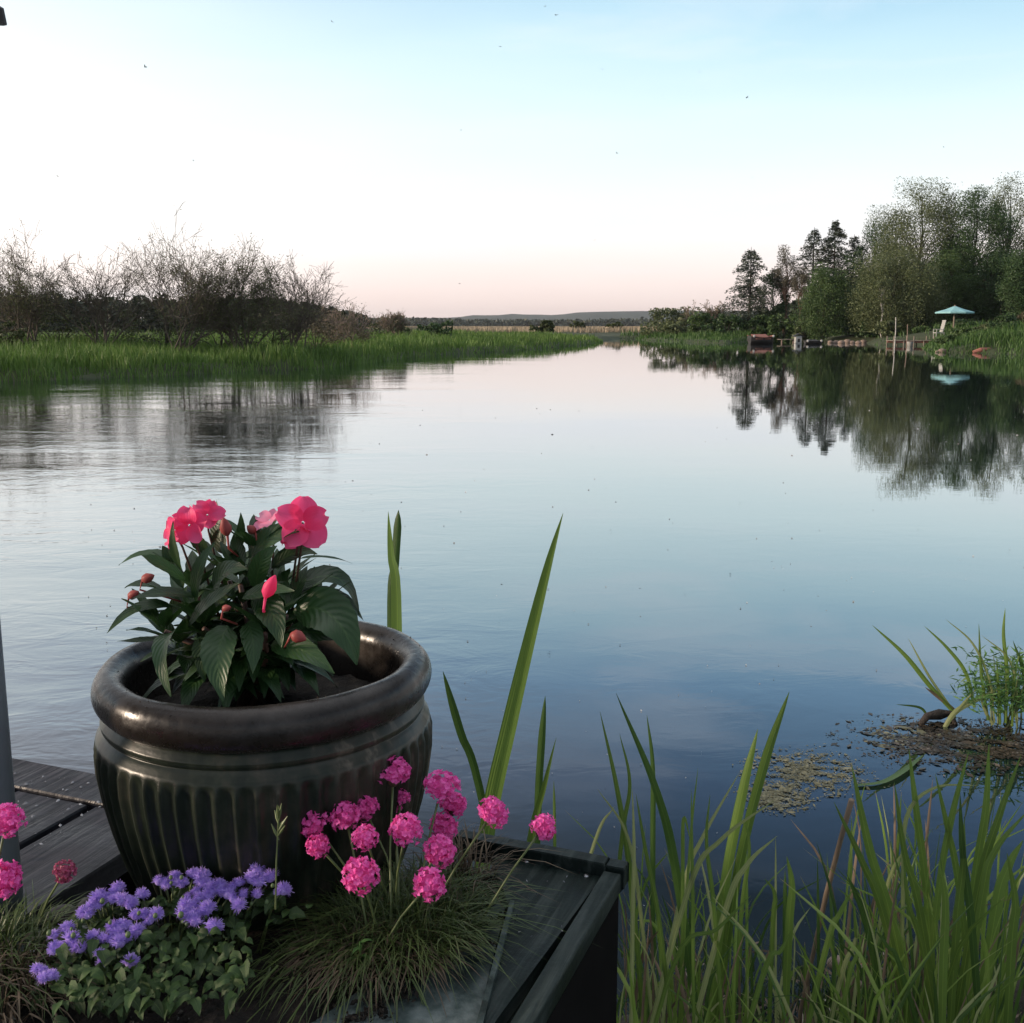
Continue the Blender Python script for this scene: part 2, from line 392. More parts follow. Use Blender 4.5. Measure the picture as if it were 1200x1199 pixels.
# livelier water where the current runs on the left, calm on the right
rt = math_(nt, 'DIVIDE', sx.outputs[0], math_(nt, 'ADD', sx.outputs[1], .5))
mr = nt.nodes.new('ShaderNodeMapRange'); nt.links.new(rt, mr.inputs[0]); mr.inputs[1].default_value = .05; mr.inputs[2].default_value = -.40; mr.inputs[3].default_value = .08; mr.inputs[4].default_value = 1
patch = noise(nt, .35, 2, vec=O, stretch=(.5, 1.3, 1))
pm = nt.nodes.new('ShaderNodeMapRange'); nt.links.new(patch, pm.inputs[0]); pm.inputs[1].default_value = .38; pm.inputs[2].default_value = .62; pm.inputs[3].default_value = .35; pm.inputs[4].default_value = 1.2
amp = math_(nt, 'MULTIPLY', math_(nt, 'MULTIPLY', mr.outputs[0], pm.outputs[0]), .42)
h = math_(nt, 'ADD', math_(nt, 'MULTIPLY', n1, 1.0), math_(nt, 'ADD', math_(nt, 'MULTIPLY', n2, 1.6), math_(nt, 'MULTIPLY', n3, .14)))
bn = bump(nt, b, math_(nt, 'MULTIPLY', h, amp), 1.0, .013)
lw = nt.nodes.new('ShaderNodeLayerWeight'); lw.inputs[0].default_value = .5; nt.links.new(bn.outputs[0], lw.inputs['Normal'])
rf = math_(nt, 'MULTIPLY_ADD', math_(nt, 'POWER', lw.outputs['Facing'], 2.9), .88); rf.node.inputs[2].default_value = .09
gg = nt.nodes.new('ShaderNodeBsdfGlossy'); gg.inputs['Roughness'].default_value = .012; gg.inputs['Color'].default_value = (.97, .99, 1, 1); nt.links.new(bn.outputs[0], gg.inputs['Normal'])
df = nt.nodes.new('ShaderNodeBsdfDiffuse'); df.inputs['Color'].default_value = (.004, .011, .015, 1)
mw = nt.nodes.new('ShaderNodeMixShader'); nt.links.new(rf, mw.inputs[0]); nt.links.new(df.outputs[0], mw.inputs[1]); nt.links.new(gg.outputs[0], mw.inputs[2]); nt.links.new(mw.outputs[0], out.inputs[0])
M['water'] = m
npmesh('water', [(-320, -90, 0), (320, -90, 0), (320, 400, 0), (-320, 400, 0)], [(0, 1, 2, 3)], m, origin=(0, 0, 0))['kind'] = 'structure'

# ------------------------------------------------------------------ hills and far woods
mb = MB(); hx = np.linspace(-1800, 1800, 121)
M['hill'] = surf('hill_wood', [(.3, (.03, .045, .035)), (.7, (.055, .07, .05))], .02, .95, .6, 4)
vs = []; fs = []
for i, x in enumerate(hx):
    pxx = 600 + x / 2500 * F
    hpx = np.interp(pxx, [0, 300, 430, 520, 560, 600, 640, 700, 760, 860, 1000, 1300], [9, 9, 9, 9.5, 12, 13.5, 12.5, 16.5, 17, 17, 19, 20])
    h = 1.2 + hpx / F * 2500 + math.sin(x * .05) * .8 + math.sin(x * .13 + 1) * .6 + random.uniform(-.5, .5)
    vs += [(x, 2300, 0), (x, 2400, h * .65), (x, 2500, h), (x, 2900, 0)]
for i in range(len(hx) - 1):
    for k in range(3): fs.append((i * 4 + k, i * 4 + 4 + k, i * 4 + 5 + k, i * 4 + 1 + k))
npmesh('hills', vs, fs, M['hill'], smooth=True)['kind'] = 'structure'

def crowncloud(cx, cy, z0, rx, rz, n, size):
    d = unit(n); rr = rng.uniform(.35, 1, n) ** .5
    c = np.stack([cx + d[:, 0] * rx * rr, cy + d[:, 1] * rx * rr, z0 + rz + d[:, 2] * rz * rr], 1)
    return diamonds(c, size * rng.uniform(.6, 1.3, n), .6)
parts = []
for k in range(330):
    px = random.uniform(395, 905); Yd = random.uniform(850, 1000)
    top = np.interp(px, [400, 560, 640, 760, 900], [10, 8.0, 6.5, 9, 13]) * random.uniform(.75, 1.1)
    hh = 1.2 + top / F * Yd
    parts.append(crowncloud((px - 600) / F * Yd, Yd, .2, random.uniform(4, 7), hh / 2, 42, 1.5))
o = npmesh('far_forest', *merge(parts), M['wood']); setp(o, 'dark strip of distant forest along the horizon below the blue hills', 'forest', kind='stuff')
parts = []
for k in range(110):
    px = random.uniform(-80, 425); Yd = random.uniform(115, 140)
    top = np.interp(px, [-80, 100, 330, 425], [38, 35, 30, 12]) * random.uniform(.8, 1.05)
    hh = 1.2 + top / F * Yd
    parts.append(crowncloud((px - 600) / F * Yd, Yd, .2, random.uniform(1.5, 2.8), hh / 2, 330, .32))
for k in range(120):
    px = random.uniform(885, 1420); Yd = random.uniform(112, 130)
    top = np.interp(px, [885, 930, 1000, 1100, 1420], [12, 30, 62, 80, 85]) * random.uniform(.7, 1.05)
    hh = 1.2 + top / F * Yd
    parts.append(crowncloud((px - 600) / F * Yd, Yd, .2, random.uniform(1.8, 3.2), hh / 2, 420, .33))
o = npmesh('woodland', *merge(parts), M['wood']); setp(o, 'dark woods behind the willow shrubs on the left and behind the trees on the right', 'woodland', kind='stuff')

# dry reed field beyond the river bend
n = 26000; Yr = np.exp(rng.uniform(np.log(118), np.log(330), n)); Xr = Yr * rng.uniform(-.12, .14, n)
B = np.column_stack([Xr, Yr, np.full(n, .2)]); hgt = rng.uniform(.7, 1.05, n)
v, f = grassblades(B, hgt, .05 + Yr * .0008, rng.uniform(0, .25, n))
o = npmesh('dry_reeds', v, f, M['reedtan']); setp(o, 'pale tan field of dry reeds beyond the river bend', 'reeds', kind='stuff')

# ------------------------------------------------------------------ grass banks
def lumps(x, y, s): return .5 + .25 * np.sin(x * s + 1.3 * np.sin(y * s * .7)) + .25 * np.sin(y * s * 1.7 + x * s * .6 + 2)
n = 200000; Yr = np.exp(rng.uniform(np.log(19), np.log(90), n)); Xr = Yr * rng.uniform(-.60, .10, n)
s = sdist(np.column_stack([Xr, Yr])); ok = (s > -.25) & (s < 16) & (Xr < .1 * Yr) & (rng.uniform(size=n) < .62)
Xr, Yr, s = Xr[ok], Yr[ok], s[ok]; g = gh(np.column_stack([Xr, Yr]))
hgt = (.27 + .30 * lumps(Xr, Yr, .9)) * rng.uniform(.65, 1.2, len(Xr)) * np.clip(.75 + s * .25, .6, 1)
v, f = grassblades(np.column_stack([Xr, Yr, g - .03]), hgt, .014 + Yr * .00055, rng.uniform(.05, .5, len(Xr)))
o = npmesh('bank_grass', v, f, M['grass']); setp(o, 'bright green reed grass covering the left river bank', 'grass', kind='stuff')
n = 60000; Yr = np.exp(rng.uniform(np.log(44), np.log(112), n)); Xr = Yr * rng.uniform(.10, .56, n)
s = sdist(np.column_stack([Xr, Yr])); ok = (s > -.25) & (s < 8) & (Xr > 9); ok &= ~((s > 3) & (rng.uniform(size=n) < .5))
jet = (Xr / Yr > .333) & (Xr / Yr < .388) & (Yr > 66); ok &= ~(jet & (rng.uniform(size=n) < .9))
pxl = 600 + Xr / Yr * F * 1.0; ok &= ~((pxl > 874) & (pxl < 1020) & (Yr > 60) & (s < 1.6))
Xr, Yr, s = Xr[ok], Yr[ok], s[ok]; g = gh(np.column_stack([Xr, Yr]))
hgt = (.25 + .5 * lumps(Xr, Yr, .7)) * rng.uniform(.7, 1.2, len(Xr)) * np.clip(.35 + s * .35, .3, 1)
v, f = grassblades(np.column_stack([Xr, Yr, g - .03]), hgt, .02 + Yr * .0006, rng.uniform(.05, .5, len(Xr)))
o = npmesh('shore_grass', v, f, M['grassd']); setp(o, 'lush green grass and reeds along the right river bank', 'grass', kind='stuff')

# ------------------------------------------------------------------ bare willow shrubs on the left bank
def shrub(name, px, top, wpx, Yd, leaves, lean, label, mat='twig', nst=9, group='bare willow shrubs on the left bank', tw=1.0):
    x = (px - 600) / F * Yd; zb = gz(x, Yd) ; H = (CZ + (383 - top) / F * Yd - zb) * .75; W = wpx / F * Yd / 2
    root = thing(name, (x, Yd, zb), label, 'shrub', group)
    mb = MB(); ends = []
    def grow(p, d, L, r, lev):
        ns = 4 if lev < 2 else 3; pts = [p.copy()]; rads = [r]; q = p.copy(); d = d.copy()
        for i in range(ns):
            d = (d + Vector((random.gauss(0, .16), random.gauss(0, .16), random.gauss(0, .10) + .03 * (lev > 0)))).normalized()
            q = q + d * (L / ns); pts.append(q.copy()); rads.append(r * (1 - .75 * (i + 1) / ns))
            if lev < 3 and (i > 0 or lev > 0):
                for c in range(2 if lev == 0 else random.choice((1, 2))):
                    nd = (d + Vector((random.gauss(0, .55), random.gauss(0, .55), random.gauss(0.05, .35)))).normalized()
                    grow(q, nd, L * random.uniform(.42, .68), rads[-1] * .75 + .002, lev + 1)
        mb.tube(pts, [max(a, .0045 * tw) for a in rads], 3 if lev else 5, cap=False)
        if lev >= 2: ends.extend([tuple(a) for a in pts[1:]])
    for k in range(nst):
        az = random.uniform(0, 6.28); tilt = random.uniform(.15, 1) ** .8
        hx_ = math.cos(az) * W * tilt + lean * W; hy_ = math.sin(az) * W * .7 * tilt
        d = Vector((hx_, hy_, H * random.uniform(.75, 1.0)))
        off = Vector((random.uniform(-.25, .25), random.uniform(-.25, .25), -.05)) * (W / 1.5)
        grow(Vector((x, Yd, zb)) + off, d.normalized(), d.length * .74, .026 + .010 * H / 3, 0)
    mb.build('branches', M[mat], root)
    E = np.array(ends); leaves = int(leaves * 2.6)
    if leaves:
        i = rng.integers(0, len(E), leaves); c = E[i] + rng.normal(size=(leaves, 3)) * .07
        npmesh('leaves', *diamonds(c, rng.uniform(.010, .028, leaves) * Yd / 28, .5), M['shrubleaf'], root)
    return root
G = 'bare willow shrubs on the left bank'
shrub('willow_shrub', -18, 286, 110, 33, 2200, 0, 'willow shrub cut by the left edge of the photo')
shrub('willow_shrub', 45, 284, 100, 32, 2600, .1, 'twiggy willow shrub with sparse leaves, left of the barest shrub')
shrub('willow_shrub', 122, 286, 105, 33, 900, .1, 'barest willow shrub with thin upright stems, second whole one from the left')
shrub('willow_shrub', 215, 270, 115, 32, 1900, .35, 'tallest bare willow shrub, its stems leaning to the right')
shrub('willow_shrub', 287, 291, 120, 33, 6500, .1, 'willow shrub with the densest leaves of the bare shrubs', nst=12)
shrub('willow_shrub', 345, 312, 90, 34, 450, .45, 'leafless willow shrub with long arching twigs at the right end of the row')
shrub('willow_shrub', 408, 352, 60, 42, 600, 0, 'small pale leafless shrub just right of the tall willow row', 'twigpale', 8, tw=1.3)
shrub('willow_shrub', 466, 364, 42, 60, 500, 0, 'small pale bare shrub standing over the dark bush on the left meadow', 'twigpale', 7, tw=2)

# ------------------------------------------------------------------ bushes and broadleaf trees
def cloud(x, y, z0, W, H, n, size, nclump, D=None, low=.25, drop=0):
    """leaves gathered in clumps through the volume of a crown"""
    D = D or W; P = []
    cl = []
    while len(cl) < nclump:
        d = rng.normal(size=3); d /= np.linalg.norm(d); r_ = rng.uniform(.35, 1) ** .6
        q = d * r_
        if q[2] < -1 + low: continue
        taper = 1 - .25 * max(q[2], 0)
        cl.append((x + q[0] * W * taper, y + q[1] * D * taper, z0 + H * (q[2] + 1) / 2, rng.uniform(.07, .19)))
    per = n // nclump
    for (a, b_, c, s_) in cl:
        k = int(per * (s_ / .16) ** 1.3) + 3
        g_ = np.clip(rng.normal(size=(k, 3)), -1.55, 1.55) * np.array([W * s_, D * s_, H * .5 * s_ * .8])
        if drop: g_[:, 2] -= np.abs(rng.normal(size=k)) * drop
        P.append(np.array([a, b_, c]) + g_)
    P = np.concatenate(P); P[:, 2] = np.maximum(P[:, 2], z0 + .02)
    return P, cl
def bush(px, top, wpx, Yd, mat, label, n=1500, size=None, name='bush', group=None, cat='bush', z=None, stems=True):
    x = (px - 600) / F * Yd; zb = gz(x, Yd) if z is None else z; H = CZ + (383 - top) / F * Yd - zb; W = wpx / F * Yd / 2
    root = thing(name, (x, Yd, zb), label, cat, group)
    P, cl = cloud(x, Yd, zb - H * .12, W * .85, H * 1.0, n, None, max(14, n // 70), D=W * .7, low=.1)
    P[:, 2] = np.maximum(P[:, 2], zb + .02)
    npmesh('foliage', *diamonds(P, (size or Yd * .0014) * rng.uniform(.6, 1.4, len(P)), .55), M[mat], root)
    if stems:
        mb = MB()
        for c in cl[:9]: mb.tube([(x, Yd, zb - .05), ((x + c[0]) / 2, (Yd + c[1]) / 2, (zb + c[2]) / 2 + H * .05), c[:3]], [.03 * H / 2, .02 * H / 2, .006], 4)
        mb.build('stems', M['bark'], root)
    return root
UG = 'dark undergrowth bushes under the willow shrubs'
for px, top, wd, Yd, mt, lb in [
    (5, 352, 90, 35, 'bushbrown', 'brown undergrowth bush at the left edge under the willow shrubs'),
    (18, 372, 60, 31, 'bush', 'low olive bush in front of the leftmost willow shrubs'),
    (75, 350, 90, 35, 'bush', 'dark bush below the gap between the two leftmost whole willow shrubs'),
    (135, 350, 90, 35, 'bush', 'dark bush at the foot of the barest willow shrub'),
    (200, 352, 90, 35, 'bush', 'dark bush at the foot of the tallest leaning willow shrub'),
    (262, 346, 90, 35, 'bush', 'dark bush left of the densest willow shrub'),
    (322, 344, 80, 35, 'bush', 'dark bush right of the densest willow shrub'),
    (372, 362, 80, 37, 'bushbrown', 'brown bush under the arching twigs of the last willow shrub'),
    (415, 368, 60, 44, 'bushbrown', 'brownish bush at the foot of the small pale shrub')]:
    bush(px, top, wd, Yd, mt, lb, 2600, .036, group=UG)
bush(462, 369, 62, 62, 'bush', 'dark green bush below the small pale bare shrub on the meadow', 1300, group='bushes on the meadow')
bush(514, 372, 52, 66, 'deep', 'rounded green bush at the right end of the meadow bushes', 1300, group='bushes on the meadow')
bush(637, 373.5, 38, 105, 'bush', 'lone dark round bush in front of the dry reed field', 1000, group='bushes before the dry reeds')
bush(676, 376, 22, 125, 'bush', 'small dark bush right of the lone round bush before the reeds', 600, group='bushes before the dry reeds')
bush(722, 376, 30, 135, 'bush', 'dark bush by the far river bend', 600, group='bushes before the dry reeds')
bush(785, 357, 92, 98, 'olive', 'wide grey-green willow bush at the far river bend', 4200, group='bushes at the far bend')
bush(822, 361, 46, 94, 'mid', 'green bush right of the wide grey-green willow bush', 2000, group='bushes at the far bend')
bush(848, 367, 56, 90, 'deep', 'dark green bush left of the lone grey conifer', 2200, group='bushes at the far bend')
shrub('willow_shrub', 828, 350, 40, 97, 700, 0, 'pale bare shrub rising behind the bushes at the far bend', 'twigpale', 7, tw=3)

def tree(px, top, wpx, Yd, mat, label, low=375, n=7000, trunk='bark', size=None, name='broadleaf_tree', lean=0, drop=0, nclump=80, group='trees on the right bank', tr=1.0, lowcut=.25, gap=1.0):
    x = (px - 600) / F * Yd; zb = gz(x, Yd); top_z = CZ + (383 - top - 5) / F * Yd; low_z = max(zb + .2, CZ + (383 - low) / F * Yd); W = wpx / F * Yd / 2
    root = thing(name, (x, Yd, zb), label, 'tree', group); H = top_z - low_z
    P, cl = cloud(x + lean, Yd, low_z, W * .9, H, int(n * 4.6), None, int(nclump * 1.35), D=W * .8, low=lowcut, drop=drop)
    P[:, 2] = np.maximum(P[:, 2], zb + .1)
    npmesh('crown', *diamonds(P, (size or .105) * .56 * rng.uniform(.55, 1.45, len(P)), .5), M[mat], root)
    mb = MB(); r0 = .13 * (top_z - zb) / 9 * tr; TT = zb + (top_z - zb) * .9; tp = []
    for i in range(9):
        t = i / 8; tp.append(Vector((x + lean * t * t + math.sin(i * 1.7 + px) * .12, Yd + math.cos(i * 1.3 + px) * .1, zb - .1 + (TT - zb) * t)))
    mb.tube(tp, [r0 * (1.25 - 1.1 * i / 8) for i in range(9)], 7)
    for c in cl[:46]:
        zt = zb + (c[2] - zb) * random.uniform(.55, .8); t = max(0, min(.98, (zt - zb) / (TT - zb))) * 8; k = int(t); a = tp[k].lerp(tp[k + 1], t - k)
        e = Vector(c[:3]); mdl = a.lerp(e, .5) + Vector((0, 0, .25)); mb.tube([a, mdl, e], [r0 * .4 * (1.1 - t / 9), r0 * .25 * (1.1 - t / 9), .012], 4, cap=False)
    mb.build('trunk', M[trunk], root)
    return root
def conifer(px, top, wpx, Yd, mat, label, low=385, gaps=.0, trunk='bark', dens=1.0, name='spruce_tree', rag=.25):
    x = (px - 600) / F * Yd; zb = gz(x, Yd); T = CZ + (383 - top) / F * Yd; W = wpx / F * Yd / 2; lz = CZ + (383 - low) / F * Yd
    root = thing(name, (x, Yd, zb), label, 'tree', 'trees on the right bank')
    mb = MB(); mb.tube([(x, Yd, zb - .1), (x + .05, Yd, (zb + T) / 2), (x, Yd, T)], [.17, .10, .015], 7); cs = []; al = []
    z = max(lz, zb + .6)
    while z < T - .15:
        t = (z - zb) / (T - zb); L0 = W * (1 - t) ** .62 * 1.0 + .12
        for k in range(6):
            if random.random() < gaps: continue
            az = random.uniform(0, 6.28); L = L0 * random.uniform(1 - rag * 1.8, 1.1)
            d = Vector((math.cos(az), math.sin(az), 0)); p0 = Vector((x, Yd, z)); p1 = p0 + d * L * .55 + Vector((0, 0, .04 * L)); p2 = p0 + d * L + Vector((0, 0, -.10 * L))
            mb.tube([p0, p1, p2], [.03, .02, .008], 3, cap=False)
            m_ = int((14 + 26 * L) * dens)
            for j in range(m_):
                s_ = random.uniform(.12, 1.03) ; q = p0.lerp(p1, s_ / .55) if s_ < .55 else p1.lerp(p2, (s_ - .55) / .45)
                sp = (1.05 - s_) * L * .32 + .06
                q = q + Vector((-d.y, d.x, 0)) * random.gauss(0, sp * .7) + Vector((0, 0, random.gauss(-.09, .12)))
                cs.append(tuple(q)); al.append((d.x + random.gauss(0, .5), d.y + random.gauss(0, .5), random.gauss(-.2, .3)))
        z += .26 + .12 * (1 - t)
    mb.build('trunk', M[trunk], root)
    cs = np.array(cs); al = np.array(al)
    npmesh('crown', *diamonds(cs, rng.uniform(.05, .13, len(cs)), .38, along=al), M[mat], root)
    return root
conifer(873, 294, 78, 92, 'sprucegrey', 'lone grey-green conifer at the left end of the right bank wood', low=382, dens=1.7, rag=.34, gaps=.12)
tree(915, 290, 48, 92, 'pine', 'thin brownish pine with a bare trunk right of the lone conifer', low=350, n=2600, trunk='pinebark', size=.09, name='pine_tree', nclump=30)
tree(900, 312, 44, 93, 'deep', 'small dark tree between the lone conifer and the thin pine', low=388, n=2600, nclump=34, name='broadleaf_tree')
tree(931, 318, 30, 88, 'pine', 'slender pine with pale bare trunk before the dark spruces', low=350, n=900, trunk='pinebark', size=.08, name='pine_tree', nclump=16)
conifer(944, 272, 74, 98, 'spruce', 'left one of the two dark spruces rising over the wood')
conifer(968, 264, 84, 97, 'spruce', 'tallest dark spruce, pointed top beside the broadleaf wood', dens=1.5)
conifer(990, 280, 72, 99, 'spruce', 'dark spruce half hidden behind the tall broadleaf trees')
tree(1014, 256, 84, 96, 'deep', 'dark open-topped tree right behind the spruces', low=385, n=7000, nclump=70)
tree(960, 311, 70, 83, 'mid', 'rounded mid-green tree in front of the spruces at the water', low=400, n=6500, nclump=70, lowcut=.05)
tree(990, 335, 46, 84, 'deep', 'small dark tree tucked beside the rounded mid-green tree', low=400, n=4200, nclump=40, lowcut=.05)
tree(1066, 216, 122, 87, 'olive', 'tallest grey-green broadleaf tree in the middle of the wood', low=345, n=12000, nclump=85)
tree(1040, 286, 120, 80, 'olive', 'drooping olive willow tree hanging over the little jetty', low=392, n=15000, nclump=120, drop=.7, name='willow_tree', lowcut=.05)
tree(1128, 226, 104, 85, 'deep', 'tall deep green tree right of the tallest grey-green tree', low=350, n=11500, nclump=80)
tree(1104, 296, 74, 82, 'mid', 'shorter green tree behind the turquoise parasol', low=385, n=8500, nclump=80, lowcut=.05)
tree(1166, 211, 76, 92, 'olive', 'open feathery tree whose top shows sky near the right edge', low=320, n=3000, nclump=60)
tree(1150, 290, 90, 82, 'deep', 'dark tree right behind the parasol', low=388, n=9000, nclump=80, lowcut=.05)
tree(1196, 282, 80, 76, 'deep', 'dark broad tree at the right edge above the bushes', low=385, n=9000, nclump=80, lowcut=.05)
tree(1214, 222, 76, 92, 'mid', 'tall green tree cut by the right edge of the photo', low=330, n=4500, nclump=60)
tree(1260, 240, 120, 86, 'deep', 'tall dark tree just past the right edge', low=385, n=6000, nclump=70)
tree(1026, 322, 30, 78, 'olive', 'slender birch with a white trunk before the drooping willow', low=362, n=700, trunk='birch', size=.08, name='birch_tree', nclump=14, tr=.75)
for px, top, wd, Yd, mt, lb in [
    (884, 366, 50, 90, 'mid', 'green bush behind the moored red boat'),
    (912, 362, 44, 88, 'mid', 'green bush at the foot of the thin pine'),
    (940, 370, 44, 86, 'olive', 'olive bush at the foot of the rounded tree'),
    (1008, 362, 60, 82, 'deep', 'dark bush behind the row of shore stones'),
    (1035, 374, 36, 77, 'olive', 'light olive bush hanging over the water by the birch'),
    (1075, 368, 60, 81, 'deep', 'dark bush behind the small jetty'),
    (1073, 383, 26, 75, 'mid', 'small green bush left of the white garden chair'),
    (1118, 375, 60, 74, 'deep', 'dark bush behind the parasol pole'),
    (1124, 380, 44, 57, 'mid', 'bright green bush on the near right bank before the parasol'),
    (1172, 367, 40, 56, 'deep', 'round dark bush at the right side of the near bank'),
    (1150, 378, 40, 60, 'olive', 'olive bush left of the round dark bush'),
    (1199, 362, 44, 60, 'bushbrown', 'brown-green bush at the right edge of the bank'),
    (1106, 392, 34, 53, 'mid', 'low bush at the tip of the near right bank'),
    (1150, 391, 50, 52, 'mid', 'low spreading bush above the half sunken log'),
    (1192, 388, 44, 51, 'mid', 'low bush at the water beside the right edge')]:
    bush(px, top, wd, Yd, mt, lb, 2300, group='bushes on the right bank')

# ------------------------------------------------------------------ things on the right bank
def sm(name, c, rough=.6, spec=.5, metal=0, c2=None, sc=20, bs=.15, coat=0):
    c2 = c2 or tuple(a * .7 for a in c); m_ = surf(name, [(.3, c2), (.7, c)], sc, rough, bs, .003, spec=spec, coat=coat)
    m_.node_tree.nodes['Principled BSDF'].inputs['Metallic'].default_value = metal; return m_
M['teal'] = sm('teal_canvas', (.30, .58, .60), .8, sc=4)
M['palewood'] = sm('pale_wood', (.24, .20, .16), .8, sc=6)
M['redwood'] = sm('red_wood', (.34, .13, .09), .7, sc=6)
M['darkhull'] = sm('dark_hull', (.03, .026, .024), .5, sc=6)
M['white'] = sm('white_paint', (.48, .47, .44), .5, sc=9)
M['stone'] = sm('stone', (.27, .20, .16), .85, sc=5, bs=.6)
M['stonebrown'] = sm('brown_stone', (.035, .020, .014), .6, sc=20, bs=.4)
# parasol
Yd = 70; px = 1110; x = (px - 600) / F * Yd; zb = gz(x, Yd)
root = thing('garden_parasol', (x, Yd, zb), 'turquoise garden parasol open on the right bank', 'parasol')
mb = MB(); rr = 21.5 / F * Yd; ze = CZ + (383 - 367) / F * Yd; zt = CZ + (383 - 360) / F * Yd
vs = [(x, Yd, zt)]; n = 8
for k in range(n):
    a = 2 * math.pi * k / n + .2; vs.append((x + rr * .5 * math.cos(a), Yd + rr * .5 * math.sin(a), ze + (zt - ze) * .42))
for k in range(n):
    a = 2 * math.pi * k / n + .2; vs.append((x + rr * math.cos(a), Yd + rr * math.sin(a), ze))
for k in range(n):
    a = 2 * math.pi * k / n + .2; vs.append((x + rr * math.cos(a), Yd + rr * math.sin(a), ze - .09))
fs = []
for k in range(n):
    j = (k + 1) % n; fs += [(0, 1 + k, 1 + j), (1 + k, 1 + n + k, 1 + n + j, 1 + j), (1 + n + k, 1 + 2 * n + k, 1 + 2 * n + j, 1 + n + j)]
mb.add(vs, fs); mb.build('canopy', M['teal'], root)
mb = MB(); mb.tube([(x, Yd, zb - .1), (x, Yd, zt + .05)], .06, 8); mb.build('pole', M['palewood'], root)
for k in range(n):
    a = 2 * math.pi * k / n + .2; mb = MB(); mb.tube([(x, Yd, ze - .35 + .3), (x + rr * .98 * math.cos(a), Yd + rr * .98 * math.sin(a), ze - .02)], .012, 4); mb.build('rib', M['palewood'], root)
mb = MB(); mb.lathe([(0.001, .12), (.10, .12), (.28, .08), (.30, 0), (.001, 0)], (x, Yd, zb), 16); mb.build('base', M['stone'], root)
# garden chair
Yd = 68; x = (1093.5 - 600) / F * Yd; zb = gz(x, Yd); k0 = max(zb, .55)
root = thing('garden_chair', (x, Yd, zb), 'white garden chair on the bank left of the parasol', 'chair')
S = 1.0; mb = MB(); mb.box((x, Yd, zb + .46), (.55, .5, .05)); mb.build('seat', M['white'], root)
mb = MB()
for i in range(4): mb.box((x + .22, Yd - .2 + i * .135, zb + .86), (.03, .11, .72), ry=R(12))
mb.box((x + .29, Yd, zb + 1.2), (.04, .54, .07), ry=R(12)); mb.build('backrest', M['white'], root)
for sx_ in (-1, 1):
    for sy_ in (-1, 1):
        mb = MB(); mb.box((x + sx_ * .24, Yd + sy_ * .22, zb + .2), (.045, .045, .5)); mb.build('leg', M['white'], root)
for sy_ in (-1, 1):
    mb = MB(); mb.box((x - .02, Yd + sy_ * .26, zb + .68), (.5, .05, .035)); mb.box((x - .24, Yd + sy_ * .26, zb + .56), (.04, .04, .22)); mb.build('armrest', M['white'], root)
# jetty
Yd = 68.5; x0 = (1038 - 600) / F * Yd; x1 = (1084 - 600) / F * Yd; xc = (x0 + x1) / 2
root = thing('wooden_jetty', (xc, Yd, 0), 'low weathered wooden jetty under the drooping willow', 'jetty')
mb = MB(); k = 0; xx = x0
while xx < x1: mb.box((xx, Yd, .30 + random.uniform(-.008, .008)), (.135, 1.3, .04)); xx += .15
mb.build('deck_boards', M['palewood'], root)
mb = MB(); mb.box((xc, Yd - .55, .22), (x1 - x0, .06, .12)); mb.box((xc, Yd + .55, .22), (x1 - x0, .06, .12)); mb.build('beams', M['redwood'], root)
for i in range(5):
    for dy in (-.62, .62):
        mb = MB(); xx = x0 + (x1 - x0) * i / 4; mb.tube([(xx, Yd + dy, -.5), (xx, Yd + dy, .3 + .28 * (i % 2 == 0))], .04, 7); mb.build('post', M['palewood'], root)
# two mooring poles
for px, tpy, lb in ((1043, 368, 'pale birch mooring pole standing at the left end of the jetty'), (1057, 376, 'short grey mooring pole in front of the jetty')):
    Yd = 66; x = (px - 600) / F * Yd; zt = CZ + (383 - tpy - 5) / F * Yd
    mb = MB(); mb.tube([(x, Yd, -.4), (x + .02, Yd, zt * .5), (x - .02, Yd, zt)], [.035, .03, .028], 8); o = mb.build('mooring_pole', M['birch'] if px == 1043 else M['stone'])
    setp(o, lb, 'pole', 'mooring poles')
x = (1061 - 600) / F * 65; mb = MB(); mb.lathe([(.001, 0), (.14, 0), (.19, .30), (.2, .31), (.17, .31), (.13, .05), (.001, .05)], (x, 65, -.03), 18)
setp(mb.build('mooring_buoy', M['white'], smooth=True), 'small white tub floating in front of the jetty', 'tub')
